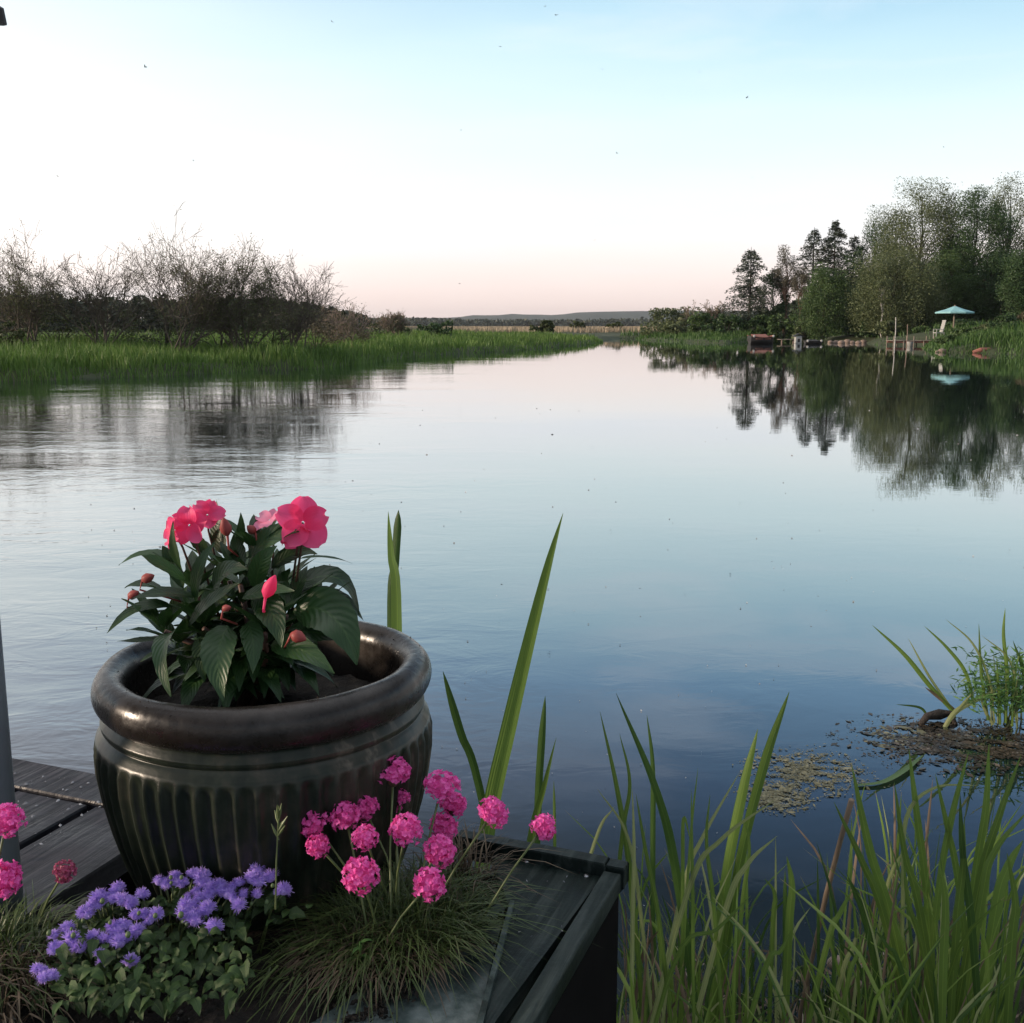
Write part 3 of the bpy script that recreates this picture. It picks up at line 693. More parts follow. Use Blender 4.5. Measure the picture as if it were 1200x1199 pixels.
# boat
def rowboat(px, py, L, W, Hh, rz, name, label, cover):
    p = gp(px, py); x, y = p.x, p.y; root = thing(name, (x, y, 0), label, 'boat', 'small boats on the right shore')
    Mx = Matrix.Translation((x, y, 0)) @ Matrix.Rotation(rz, 4, 'Z')
    secs = []; n = 12
    for i in range(n + 1):
        t = i / n; s_ = (2 * t - 1); wd = W / 2 * (1 - abs(s_) ** 2.6) ** .7 if s_ > 0 else W / 2 * (1 - .25 * abs(s_) ** 2)
        wd = max(wd, .02); sh = Hh * (1 + .28 * s_ * s_)
        secs.append([(s_ * L / 2, -wd, sh), (s_ * L / 2, -wd * .85, sh * .35), (s_ * L / 2 * .95, -wd * .4, -.08), (s_ * L / 2 * .95, wd * .4, -.08), (s_ * L / 2, wd * .85, sh * .35), (s_ * L / 2, wd, sh)])
    vs = [Mx @ Vector(q) for s_ in secs for q in s_]; fs = []
    for i in range(n):
        for k in range(5): a = i * 6 + k; fs.append((a, a + 1, a + 7, a + 6))
    fs.append((0, 1, 2, 3, 4, 5)); mb = MB(); mb.add(vs, fs); mb.build('hull', M['darkhull'], root)
    for sgn in (0, 5):
        mb = MB(); mb.tube([Mx @ (Vector(s_[sgn]) + Vector((0, 0, .015))) for s_ in secs], .035, 6); mb.build('gunwale', M[cover], root)
    for t in (-.25, .2):
        mb = MB(); c = Mx @ Vector((t * L, 0, Hh * .8)); mb.box(c, (.24, W * .9, .035), rz=rz); mb.build('seat', M[cover], root)
    mb = MB(); c = Mx @ Vector((-.02 * L, 0, Hh * 1.12)); mb.box(c, (L * .62, W * .98, .05), rz=rz, rx=R(16)); mb.build('cover_board', M[cover], root)
    for sgn in (-1, 1):
        mb = MB(); mb.ball(Mx @ Vector((sgn * L * .40, -W * .42, Hh * 1.22)), .09, 8, 6); mb.build('fender', M['white'], root)
rowboat(892, 403.2, 1.75, 1.1, .42, R(8), 'rowing_boat', 'small dark boat with red-brown boards moored at the right bank', 'redwood')
rowboat(953, 403.4, 1.2, .6, .16, R(4), 'small_boat', 'low dark little boat with a white fender beside the small landing', 'darkhull')
# landing with a white water pump / box
p = gp(921, 402.2); root = thing('landing_stage', (p.x, p.y, 0), 'small grey landing stage right of the red-brown boat', 'landing stage')
mb = MB()
for i in range(6): mb.box((p.x - .45 + i * .18, p.y, .24), (.16, 1.1, .04))
mb.build('deck_boards', M['palewood'], root)
for i in (-1, 1):
    mb = MB(); mb.tube([(p.x + i * .42, p.y - .45, -.4), (p.x + i * .42, p.y - .45, .26)], .05, 6); mb.build('post', M['stone'], root)
p = gp(935, 402.9); root = thing('nesting_box', (p.x, p.y, 0), 'small white duck house with a dark roof at the waterline', 'duck house')
mb = MB(); mb.box((p.x, p.y, .26), (.42, .45, .50)); mb.build('wall', M['white'], root)
mb = MB(); mb.box((p.x - .17, p.y, .58), (.42, .6, .035), ry=R(-28)); mb.box((p.x + .17, p.y, .58), (.42, .6, .035), ry=R(28)); mb.build('roof', M['darkhull'], root)
mb = MB(); mb.box((p.x, p.y - .228, .2), (.16, .012, .24)); mb.build('entrance', M['darkhull'], root)
# stones on the shore
def stone(px, py, wpx, mat, label, group, z=0, Y=None, flat=.65):
    p = gp(px, py, z) if Y is None else at(px, py, Y); r = wpx / 2 / F * depth(p)
    mb = MB(); mb.ball((p.x, p.y, p.z + r * flat * .4), r, 12, 8, (1, .85, flat), .09)
    return setp(mb.build('stone', M[mat], smooth=True), label, 'stone', group)
stl = ['pale round stone', 'flat brown stone', 'reddish stone', 'small tan stone']
for i, px in enumerate((973, 980, 986, 993, 999, 1006, 1012)):
    stone(px, 402.4 + (i % 3) * .4, 6.5 + (i * 37 % 4), 'stone', 'rounded tan stone in the row along the water below the dark bushes', 'shore stones below the bushes')
for px, wd, lb in ((1104, 10, 'largest pale stone at the tip of the near right bank'), (1110.5, 7, 'smaller stone right of the pale one at the bank tip'), (1098.5, 5, 'smallest stone left of the pale one at the bank tip')):
    stone(px, 413.5, wd, 'stone', lb, 'stones at the bank tip')
p0 = gp(1137, 414); p1 = gp(1164, 414); mb = MB()
mb.tube([p0 + Vector((0, -.3, .02)), p0.lerp(p1, .3) + Vector((0, -.35, .13)), p0.lerp(p1, .7) + Vector((0, -.3, .14)), p1 + Vector((0, -.2, .02))], [.09, .11, .1, .07], 8)
setp(mb.build('driftwood_log', M['redwood']), 'reddish log half sunk at the foot of the near right bank', 'log')

# birds
mb0 = MB(); mb0.ball((0, 0, 0), .022, 8, 6, (2.4, .9, .8))
mb0.add([(.035, 0, 0), (-.02, 0, 0), (-.05, .12, .03), (-.02, .125, .03)], [(0, 3, 2, 1)]); mb0.add([(.035, 0, 0), (-.02, 0, 0), (-.05, -.12, .03), (-.02, -.125, .03)], [(0, 1, 2, 3)])
mb0.add([(-.04, .008, 0), (-.04, -.008, 0), (-.10, -.025, 0), (-.085, 0, 0), (-.10, .025, 0)], [(0, 1, 2, 3, 4)])
bird = None
for i, (px, py) in enumerate([(651, 18), (639, 8), (389, 26), (875, 115), (227, 189), (881, 209), (170, 79), (586, 55), (539, 333), (697, 282), (540, 153), (1106, 173), (723, 180), (820, 85), (706, 82), (68, 207)]):
    p = at(px, py, 55 + (i * 13 % 25))
    if bird is None: bird = mb0.build('flying_bird', M['darkhull'], origin=(0, 0, 0)); o = bird
    else: o = bird.copy(); COL.objects.link(o)
    o.location = p; o.rotation_euler = (random.uniform(-.6, .6), random.uniform(-.4, .4), random.uniform(0, 6.28)); s_ = .8 if i % 3 else 1.15; o.scale = (s_,) * 3
    setp(o, 'tiny dark bird flying high in the pale sky over the river', 'bird', 'birds in the sky')
#FOREGROUND
# ================================================================== FOREGROUND
E1 = Vector((math.cos(R(-21.5)), math.sin(R(-21.5)), 0)); E2 = Vector((-E1.y, E1.x, 0)); ROT = R(-21.5)
DZ = .5
M['deck'] = surf('deck_paint', [(.3, (.016, .016, .020)), (.5, (.030, .030, .036)), (.7, (.06, .058, .066))], 16, .55, .9, .003, 45, spec=.25, detail=8)
M['boxpaint'] = surf('dark_green_paint', [(.3, (.005, .010, .009)), (.6, (.010, .018, .016)), (.75, (.030, .042, .038))], 14, .55, .8, .002, 70, spec=.15, detail=8)
M['boxedge'] = surf('worn_green_paint', [(.32, (.020, .028, .026)), (.48, (.06, .082, .078)), (.64, (.15, .18, .175))], 26, .75, .9, .003, 90, spec=.1, detail=9)
M['steel'] = sm('steel', (.6, .6, .6), .3, metal=1, sc=50)
M['post'] = surf('grey_blue_paint', [(.3, (.22, .27, .31)), (.7, (.30, .35, .39))], 6, .5, .3, .002, 50)

def grain(name, stops, rough, spec, knots=3.0):
    m, nt, b, out = nmat(name); tc = nt.nodes.new('ShaderNodeTexCoord'); mp = nt.nodes.new('ShaderNodeMapping'); mp.inputs['Rotation'].default_value = (0, 0, -ROT); nt.links.new(tc.outputs['Object'], mp.inputs[0])
    g1 = noise(nt, 12, 6, vec=mp.outputs[0], stretch=(7, .5, 3), dist=.6); g2 = noise(nt, 9, 7); g3 = noise(nt, 90, 4)
    f = math_(nt, 'ADD', math_(nt, 'MULTIPLY', g1, .55), math_(nt, 'MULTIPLY', g2, .45)); nt.links.new(ramp(nt, f, stops), b.inputs['Base Color'])
    nt.links.new(ramp(nt, g2, [(.35, (rough * .45,) * 3), (.6, (rough,) * 3)]), b.inputs['Roughness']); b.inputs['Specular IOR Level'].default_value = spec
    bump(nt, b, math_(nt, 'ADD', g1, math_(nt, 'MULTIPLY', g3, .4)), .7, .003); return m
M['deck'] = grain('deck_paint', [(.36, (.009, .009, .012)), (.5, (.022, .022, .028)), (.62, (.060, .057, .066))], .7, .28)
M['shadewood'] = surf('shade_black_wood', [(.3, (.004, .004, .004)), (.7, (.010, .009, .009))], 8, .9, .2, .002, spec=.05)  # near black: shade in the deck gaps and on the box side, as colour
M['boxpaint'] = grain('dark_green_paint', [(.38, (.005, .009, .008)), (.52, (.011, .019, .017)), (.64, (.040, .052, .047))], .65, .2)
# ---- deck: boards run away from the camera, one edge board along the water
def loc(p, o): d = p - o; return d.dot(E1), d.dot(E2)
PE = gp(8, 888, DZ)                                   # outer edge passes here
def DP(a, b_, z=DZ): return PE + E1 * a + E2 * b_ + Vector((0, 0, z - DZ))
root = thing('wooden_deck', tuple(DP(-.5, -1, 0)), 'dark painted plank deck with wet boards at the lower left', 'deck')
g1 = gp(12, 927, DZ); a0 = (g1 - PE).dot(E1); EB = .085
xs_ = [a0 + .152 * k for k in range(-14, 3)]
mb = MB()
for i in range(len(xs_) - 1):
    wd = .152 - .013; c = DP(xs_[i] + .076, -EB - .002 - 1.5, DZ - .017 + random.uniform(-.0015, .0015))
    mb.box(c, (wd, 3.0, .032), rz=ROT, bev=.003)
mb.build('floor_boards', M['deck'], root)
mb = MB(); mb.box(DP(-1.0, -EB / 2, DZ - .015), (2.75, EB, .034), rz=ROT, bev=.003); mb.build('edge_board', M['deck'], root)
mb = MB(); mb.box(DP(-1.0, -.03, DZ - .13), (2.74, .035, .19), rz=ROT)
for k in range(4): mb.box(DP(-1.0, -.35 - .5 * k, DZ - .12), (2.7, .05, .15), rz=ROT)
mb.build('joists', M['shadewood'], root)
for k in range(3):
    mb = MB(); mb.tube([DP(-2.2 + k * 1.1, -.1, -.4), DP(-2.2 + k * 1.1, -.1, DZ - .04)], .05, 8); mb.build('pile', M['boxpaint'], root)
# scraps blown on the boards and drops of water
n = 520; cs = []
for i in range(n):
    a = random.uniform(-.25, .30); b_ = -abs(random.gauss(.28, .16)) - .02
    p = DP(a, b_, DZ + .0028); cs.append(tuple(p))
cs = np.array(cs); sz = np.abs(rng.normal(0, .0022, n)) + .001
al = np.column_stack([rng.normal(size=n), rng.normal(size=n), np.zeros(n)]); al /= np.linalg.norm(al, axis=1, keepdims=True)
pr = np.column_stack([-al[:, 1], al[:, 0], np.zeros(n)]); up = np.array([0, 0, 1.]); s1 = sz[:, None]
v = np.stack([cs - al * s1, cs + pr * s1 * .5, cs + al * s1, cs - pr * s1 * .5, cs + up * s1 * .6], 1).reshape(-1, 3)
i5 = np.arange(n)[:, None] * 5; f = np.concatenate([i5 + [0, 1, 4], i5 + [1, 2, 4], i5 + [2, 3, 4], i5 + [3, 0, 4]], 1).reshape(-1, 3)
M['scrap'] = leafmat('scrap', (.04, .04, .045), (.30, .30, .32), tr=0, clump=60, rough=.2, spec=.8)
o = npmesh('deck_litter', v, f, M['scrap']); setp(o, 'pale specks and water drops scattered on the dark boards', 'litter', kind='stuff')

# ---- post at the left edge
px0 = at(3, 800, 1.12); pr_ = .03
root = thing('garden_post', (px0.x - pr_, 1.12, .5), 'grey-blue round post cut by the left edge of the photo', 'post')
mb = MB(); mb.tube([(px0.x - pr_, 1.12, .45), (px0.x - pr_, 1.12, 2.0)], pr_, 24); mb.build('pole', M['post'], root, smooth=True)
q = at(-5, 14, 1.12); mb = MB(); xx = px0.x - pr_
mb.tube([(xx + .03, 1.12, q.z + .02), (q.x - .01, 1.12, q.z + .008), (q.x + .004, 1.12, q.z), (q.x + .005, 1.12, q.z - .012)], .005, 8); mb.build('hook', M['darkhull'], root)

# ---- planter box at the dock corner: rails, corner panel, worn liner board
BZ = .56
CN = gp(722, 1017, BZ)                               # where the two rails meet
CN.x -= .010; CN.y -= .001
def BP(a, b_, z=BZ): return CN + E1 * a + E2 * b_ + Vector((0, 0, z - BZ))
root = thing('planter_box', tuple(BP(-.1, -.2, 0)), 'dark green wooden planter box corner with two rails above the water', 'planter box')
mb = MB(); mb.box(BP(-.1035, .012, BZ - .012), (.199, .022, .03), rz=ROT, bev=.002); mb.build('rail', M['boxpaint'], root)
mb = MB(); mb.box(BP(.006, -.42, BZ - .016), (.024, .84, .024), rz=ROT, bev=.002); mb.build('rail', M['boxpaint'], root)
# sloping cap board beyond the joint, thin lip
mb = MB(); mb.box(BP(.0075, .013, BZ - .013), (.025, .022, .028), rz=ROT, bev=.002); mb.build('corner_block', M['boxpaint'], root)
def slab(pts, z, th, mat, name, par):
    mb = MB(); n = len(pts); vs = [Vector((p.x, p.y, z)) for p in pts] + [Vector((p.x, p.y, z - th)) for p in pts]
    fs = [tuple(range(n - 1, -1, -1)), tuple(range(n, 2 * n))] + [(i, (i + 1) % n, n + (i + 1) % n, n + i) for i in range(n)]
    mb.add(vs, fs)
    o = mb.build(name, mat, par); bm_ = o.data; return o
PZ = BZ - .014
slab([gp(575, 998, PZ), gp(708, 1024, PZ), gp(583, 1194, PZ), gp(520, 1290, PZ), gp(500, 1290, PZ), gp(566, 1190, PZ), gp(596, 1062, PZ)], PZ, .018, M['boxpaint'], 'corner_panel', root)
slab([gp(598, 1055, PZ + .006), gp(603, 1056, PZ + .006), gp(566, 1199, PZ + .006), gp(535, 1280, PZ + .006), gp(527, 1280, PZ + .006), gp(558, 1199, PZ + .006)], PZ + .006, .05, M['boxedge'], 'edge_strip', root)
slab([gp(585, 1062, PZ - .012), gp(594, 1062, PZ - .012), gp(560, 1199, PZ - .012), gp(525, 1290, PZ - .012), gp(200, 1300, PZ - .008), gp(380, 1190, PZ - .008), gp(500, 1105, PZ - .008)], PZ - .008, .03, M['boxedge'], 'liner_board', root)
mb = MB(); mb.box(BP(.007, -.42, .2545), (.014, .84, .545), rz=ROT); mb.build('side_wall', M['shadewood'], root)  # shaded outer face, its darkness put into the colour
mb = MB(); mb.box(BP(-.115, .006, .25), (.22, .010, .54), rz=ROT); mb.build('back_wall', M['boxpaint'], root)
for px, py in ((687, 1027), (700, 1026), (617, 1010), (636, 1032)):
    p = gp(px, py, PZ); mb = MB(); mb.lathe([(.001, .0022), (.0028, .0018), (.0038, .0004), (.0038, -.002)], p, 14)
    if px in (687, 617): mb.build('screw', M['steel'], root)
# debris on the panel
n = 40; P_ = []
for i in range(n):
    p = gp(random.uniform(600, 700), random.uniform(1005, 1100), PZ + .0015)
    if (p - CN).dot(E1) < -.008: P_.append(tuple(p))
v, f = diamonds(np.array(P_), .0017, .4); o = npmesh('panel_litter', v, f, M['scrap']); setp(o, 'pale specks lying on the dark green corner panel', 'litter', kind='stuff')

# ---- soil of the bed
def soilz(x, y): return .535 + .012 * math.sin(x * 17 + 1) * math.cos(y * 15) + .006 * math.sin(x * 61 + y * 40)
mb = MB(); nu, nv = 110, 70; vs = []; fs = []
L0 = gp(-160, 1085, .53); 
for j in range(nv + 1):
    for i in range(nu + 1):
        t = i / nu; s_ = j / nv
        back = Vector((np.interp(t, [0, .15, .3, .45, .6, .75, .88, 1], [-.95, -.66, -.52, -.42, -.30, -.14, -.06, -.012]), np.interp(t, [0, .15, .3, .45, .6, .75, .88, 1], [1.12, 1.10, 1.10, 1.13, 1.22, 1.27, 1.25, 1.10]), 0))
        front = Vector((np.interp(t, [0, 1], [-.9, -.42]), .35 + .4 * t, 0))
        p = front.lerp(back, s_)
        edge = min(1, (1 - s_) * 9) * min(1, (1 - t) * 12)
        rag = .012 * math.sin(p.y * 90) + .008 * math.sin(p.y * 47 + 2)
        if t > .9 and s_ > .2:
            sc_ = math.sin(math.pi * s_); p.x += .035 * sc_ * (t - .9) / .1
        if t > .93: p.x += rag * (t - .93) / .07
        vs.append((p.x, p.y, .50 + (soilz(p.x, p.y) - .50) * edge ** .5 + random.uniform(-.0025, .0025)))
for j in range(nv):
    for i in range(nu): a = j * (nu + 1) + i; fs.append((a, a + 1, a + nu + 2, a + nu + 1))
mb.add(vs, fs); o = mb.build('soil', M['soil'], smooth=True); o['kind'] = 'structure'
n = 2600; P_ = np.column_stack([rng.uniform(-.6, -.08, n), rng.uniform(.7, 1.12, n), np.zeros(n)]); P_ = P_[P_[:, 0] < -.05 - (1.04 - P_[:, 1]) * 1.15]
P_[:, 2] = [soilz(a, b_) + .001 for a, b_ in P_[:, :2]]
M['grit'] = leafmat('soil_crumb', (.006, .005, .004), (.03, .022, .016), tr=0, clump=30, c3=(.30, .28, .24), rough=.9)
v, f = diamonds(P_, rng.uniform(.0008, .004, len(P_)), .7); o = npmesh('soil_crumbs', v, f, M['grit']); setp(o, 'dark soil crumbs and pale grit in the flower bed', 'soil', kind='stuff')
for i, (px, py, wd, lb) in enumerate(((73, 1078, 40, 'brown stone edging the deck left of the purple flowers'), (112, 1068, 44, 'reddish brown stone touching the back of the purple flowers'), (338, 1012, 34, 'dark brown stone at the foot of the pot by the pink flowers'), (372, 1016, 30, 'dark stone between the pot and the pink flower tuft'))):
    stone(px, py, wd, 'stonebrown', lb, 'stones edging the flower bed', z=.53, flat=.55)

n = 1500; tt = rng.uniform(0, 1, n); off = np.abs(rng.normal(0, 1, n)) * (10 + 10 * np.sin(tt * 37)); P_ = []
for a, o_ in zip(tt, off):
    p = gp(598 + (415 - 598) * a - 6 + 9 * math.sin(a * 31) + o_ * .6 * random.choice((-1.6, 1)), 1068 + (1200 - 1068) * a + o_ * .25, PZ - .005 + random.uniform(0, .004)); P_.append(tuple(p))
v, f = diamonds(np.array(P_), rng.uniform(.001, .0045, n), .6); o = npmesh('spilled_soil', v, f, M['grit']); setp(o, 'ragged soil crumbs spilled on the pale worn liner board', 'soil', kind='stuff')
# ---- glazed pot
PC = at(312, 800, 1.262); PC.z = DZ
PH = .283
m, nt, b, out = nmat('pot_glaze')
f1 = math_(nt, 'ADD', math_(nt, 'MULTIPLY', noise(nt, 9, 5, stretch=(1, 1, .22)), .5), math_(nt, 'MULTIPLY', noise(nt, 42, 4, stretch=(1, 1, .07)), .5)); f2 = noise(nt, 60, 4)
fx = math_(nt, 'ADD', f1, math_(nt, 'MULTIPLY', math_(nt, 'SUBTRACT', f2, .5), .25))
col = ramp(nt, fx, [(.40, (.009, .014, .010)), (.5, (.020, .026, .018)), (.60, (.045, .042, .031)), (.72, (.20, .17, .13))])  # mottled glaze; its tan streaks also hold warm light painted into the colour
nt.links.new(col, b.inputs['Base Color']); b.inputs['Roughness'].default_value = .33; b.inputs['Specular IOR Level'].default_value = .30; b.inputs['Coat Weight'].default_value = 0; b.inputs['Coat Roughness'].default_value = .15
bump(nt, b, f2, .25, .002); M['pot'] = m
m, nt, b, out = nmat('rim_glaze')
f1 = noise(nt, 6, 5); f2 = noise(nt, 90, 5)
nt.links.new(ramp(nt, f1, [(.35, (.010, .008, .007)), (.55, (.020, .0165, .014)), (.70, (.07, .06, .052))]), b.inputs['Base Color'])
nt.links.new(ramp(nt, f2, [(.3, (.20, .20, .20)), (.7, (.38, .38, .38))]), b.inputs['Roughness']); bump(nt, b, f2, .35, .0015); b.inputs['Specular IOR Level'].default_value = .35; M['rim'] = m
ZS = 1.078
root = thing('plant_pot', tuple(PC), 'big dark glazed fluted plant pot standing on the deck', 'plant pot')
prof = [(.001, 0), (.146, 0), (.153, .006), (.162, .03), (.178, .07), (.190, .11), (.198, .145), (.2025, .175), (.203, .195), (.199, .208), (.193, .216), (.190, .219), (.1925, .2225), (.193, .2265), (.190, .231), (.187, .235), (.181, .240), (.178, .246), (.176, .26)]
PR = []                                               # resample finer
for (a, b1), (c_, d1) in zip(prof[:-1], prof[1:]):
    for k in range(4): PR.append((a + (c_ - a) * k / 4, b1 + (d1 - b1) * k / 4))
PR.append(prof[-1]); PR = [(a, b1 * ZS) for a, b1 in PR]
def flute(a, r, z):
    e = max(0, min(1, (z - .01) / .05)) * max(0, min(1, (.222 - z) / .012))
    return -.007 * e * (abs(math.sin(a * 29)) ** 1.1 - .0) if z < .224 else 0
mb = MB(); mb.lathe(PR, PC, 416, flute); mb.build('body', M['pot'], root, smooth=True)
rp = []
for k in range(25):
    a = -math.pi * .62 + 2 * math.pi * .80 * k / 24
    rp.append((.1815 + .0195 * math.cos(a), .2565 + .0250 * math.sin(a)))
rp = [(.176, .236)] + rp + [(.164, .235), (.160, .20)]; rp = [(a, b1 + .283 * (ZS - 1)) for a, b1 in rp]
mb = MB(); mb.lathe(rp, PC, 160, lambda a, r, z: .0012 * math.sin(a * 3 + 1) + .0006 * math.sin(a * 11)); mb.build('rim', M['rim'], root, smooth=True)
mb = MB(); vs = [(PC.x, PC.y, PC.z + .245)]; fs = []
for i in range(1, 13):
    for k in range(60):
        a = 2 * math.pi * k / 60; r = .163 * i / 12; vs.append((PC.x + r * math.cos(a), PC.y + r * math.sin(a), PC.z + .242 - .012 * (i / 12) ** 2 + random.uniform(-.004, .004)))
for k in range(60): fs.append((0, 1 + k, 1 + (k + 1) % 60))
for i in range(11):
    for k in range(60): j = (k + 1) % 60; a = 1 + i * 60; fs.append((a + k, a + 60 + k, a + 60 + j, a + j))
mb.add(vs, fs); mb.build('potting_soil', M['soil'], root, smooth=True)
n = 260; a = rng.uniform(0, 6.28, n); r = rng.uniform(.163, .20, n); ok = (r < .17) | (rng.uniform(size=n) < .35) & (np.sin(a * 1.5 + 1) > .2)
P_ = np.column_stack([PC.x + r * np.cos(a), PC.y + r * np.sin(a), PC.z + .279 + np.sqrt(np.maximum(0, .0195 ** 2 - (r - .1815) ** 2)) * 1.3 + .0005])[ok]
v, f = diamonds(P_, rng.uniform(.0005, .0016, len(P_)), .7); o = npmesh('rim_crumbs', v, f, M['grit'], root, origin=None)
o['kind'] = 'stuff'

# ---- impatiens in the pot
M['impleaf'] = leafmat('impatiens_leaf', (.010, .028, .008), (.030, .080, .020), rough=.42, tr=.2, clump=9, veins='pinnate', spec=.55)
M['impstem'] = sm('impatiens_stem', (.10, .05, .035), .5, sc=30)
def petalmat(name, c1, c2, tr=.45, rough=.5):
    return leafmat(name, c1, c2, rough=rough, tr=tr, clump=16, spec=.3)
M['salmon'] = petalmat('salmon_petal', (.92, .035, .17), (1.0, .12, .33))
for k_ in ('salmon',):
    nt_ = M[k_].node_tree; pb = [n_ for n_ in nt_.nodes if n_.type == 'BSDF_PRINCIPLED'][0]; src = pb.inputs['Base Color'].links[0].from_socket
    tc_ = nt_.nodes.new('ShaderNodeTexCoord'); sp_ = nt_.nodes.new('ShaderNodeSeparateXYZ'); nt_.links.new(tc_.outputs['UV'], sp_.inputs[0])
    fv = math_(nt_, 'MULTIPLY', math_(nt_, 'POWER', sp_.outputs[0], 3), .25); cc = mixc(nt_, fv, src, (1, .40, .50)); nt_.links.new(cc, pb.inputs['Base Color'])  # petal shading painted into the colour, paler toward the tips
    vn = math_(nt_, 'SINE', math_(nt_, 'MULTIPLY', sp_.outputs[1], 46)); bump(nt_, pb, vn, .2, .0004)
M['salmonpale'] = petalmat('pale_petal', (.88, .28, .46), (.97, .42, .58))
M['bud'] = petalmat('bud', (.22, .04, .04), (.40, .09, .08), .2)
SZ = PC.z + .255; YC = PC.y
root = thing('impatiens_plant', (PC.x, PC.y, SZ), 'leafy plant with salmon pink flowers growing in the big pot', 'potted plant')
mb = MB()
def pl(base, mid, tip, wpx, up=(0, -.35, 1), dy=(0, 0, 0), **k):
    b_ = at(*base, YC + dy[0]); m_ = at(*mid, YC + dy[1]); t_ = at(*tip, YC + dy[2])
    mb.leaf(b_, m_, t_, Vector(up), wpx / F * depth(t_), serr=.035, wave=.03, **k)
LV = [((205, 658), (170, 640), (139, 663), 24, (0, -.2, 1), (0, 0, 0)), ((217, 680), (185, 660), (165, 651), 26, (.2, -.7, 1), (-.06, -.09, -.1)),
      ((228, 700), (190, 690), (153, 703), 22, (0, -.6, 1), (-.08, -.11, -.12)), ((202, 712), (160, 700), (125, 743), 22, (0, -.5, 1), (-.03, -.05, -.07)),
      ((192, 748), (165, 752), (137, 752), 12, (0, -.4, 1), (-.02, -.03, -.04)), ((222, 738), (172, 735), (200, 817), 42, (-.7, -1, .35), (-.08, -.13, -.15)),
      ((268, 735), (246, 760), (262, 822), 46, (0, -1, .25), (-.10, -.14, -.155)), ((230, 705), (226, 665), (253, 635), 22, (-.6, -1, .2), (-.08, -.10, -.09)),
      ((220, 735), (245, 700), (282, 684), 26, (0, -.8, 1), (-.09, -.12, -.13)), ((345, 690), (405, 650), (421, 721), 34, (.3, -.5, 1), (.0, .03, .04)),
      ((352, 655), (385, 650), (413, 661), 10, (0, -.2, 1), (.02, .04, .06)), ((292, 655), (320, 618), (351, 624), 34, (-.3, -.8, .7), (-.02, -.03, -.03)),
      ((345, 715), (400, 700), (418, 780), 62, (.3, -1, .5), (-.05, -.09, -.10)), ((318, 757), (352, 750), (392, 790), 34, (0, -.9, .6), (-.09, -.13, -.14)),
      ((262, 650), (254, 620), (254, 587), 26, (-.5, -1, .1), (-.0, .01, .02)), ((280, 645), (284, 620), (282, 601), 12, (.2, -1, .1), (0, 0, 0)),
      ((212, 668), (200, 640), (203, 611), 14, (-.4, -1, .1), (-.04, -.05, -.05)), ((294, 648), (298, 625), (302, 607), 14, (.3, -1, .1), (.01, .01, .01)),
      ((350, 700), (400, 690), (426, 728), 30, (.2, -.6, 1), (.02, .04, .05)), ((300, 700), (322, 705), (330, 760), 40, (0, -1, .4), (-.09, -.13, -.14)),
      ((300, 690), (300, 655), (325, 640), 26, (.2, -1, .4), (-.06, -.08, -.07)), ((250, 690), (262, 660), (290, 668), 30, (.2, -.9, .7), (-.09, -.12, -.13)),
      ((285, 700), (310, 690), (345, 693), 30, (.1, -.8, .9), (-.09, -.12, -.14)), ((215, 690), (198, 650), (190, 640), 20, (-.3, -.8, .8), (0, 0, 0)),
      ((245, 650), (225, 630), (226, 618), 18, (-.3, -.8, .4), (0, 0, 0)), ((320, 665), (345, 640), (372, 650), 26, (.2, -.7, .8), (.0, .0, .0)),
      ((290, 730), (300, 745), (296, 790), 30, (.2, -1, .3), (-.09, -.12, -.13)), ((240, 745), (232, 765), (240, 800), 24, (-.2, -1, .3), (-.07, -.08, -.08)),
      ((335, 745), (370, 735), (402, 752), 36, (.1, -.8, .9), (-.07, -.09, -.09)), ((190, 690), (160, 680), (146, 690), 16, (0, -.4, 1), (.03, .03, .03))]
for L in LV: pl(L[0], L[1], L[2], L[3], L[4], L[5], nu=14)
tops = []
for i in range(13):                                   # leafy shoots
    az = i * 2.4; rr = .088 * math.sqrt((i + .3) / 13); H_ = .215 - rr * 1.15 + random.uniform(-.015, .015)
    tx, ty = PC.x - .018 + rr * 1.15 * math.cos(az), PC.y - .01 + rr * math.sin(az); tops.append((tx, ty, SZ + H_ * .80))
    for lev in range(4):
        zz_ = SZ + H_ * (.34 + .19 * lev) * .95; nl = 5 if lev < 3 else 7; a1 = random.uniform(0, 6.28)
        for k in range(nl):
            a2 = a1 + k * 2 * math.pi / nl + random.uniform(-.3, .3); d = Vector((math.cos(a2), math.sin(a2), 0))
            Ln = random.uniform(.055, .085) * (1 - .12 * lev); up_ = .35 + .30 * lev
            b_ = Vector((PC.x - .018 + (tx - PC.x + .018) * (.5 + lev * .17), PC.y - .01 + (ty - PC.y + .01) * (.5 + lev * .17), zz_)) + d * .006
            m_ = b_ + d * Ln * .5 + Vector((0, 0, Ln * .28 * up_ + .006)); t_ = b_ + d * Ln * .92 + Vector((0, 0, Ln * (-.32 + .36 * lev)))
            mb.leaf(b_, m_, t_, Vector((0, 0, 1)) - d * .2, Ln * random.uniform(.36, .48), serr=.035, wave=.03, nu=10)
mb.build('leaves', M['impleaf'], root, smooth=True)
for i, t_ in enumerate(tops):
    mb = MB(); mb.tube([(PC.x - .015 + random.uniform(-.02, .02), PC.y - .01 + random.uniform(-.02, .02), SZ - .01), ((PC.x + t_[0]) / 2, (PC.y + t_[1]) / 2, SZ + .06), t_], [.006, .005, .003], 7); mb.build('stem', M['impstem'], root, smooth=True)
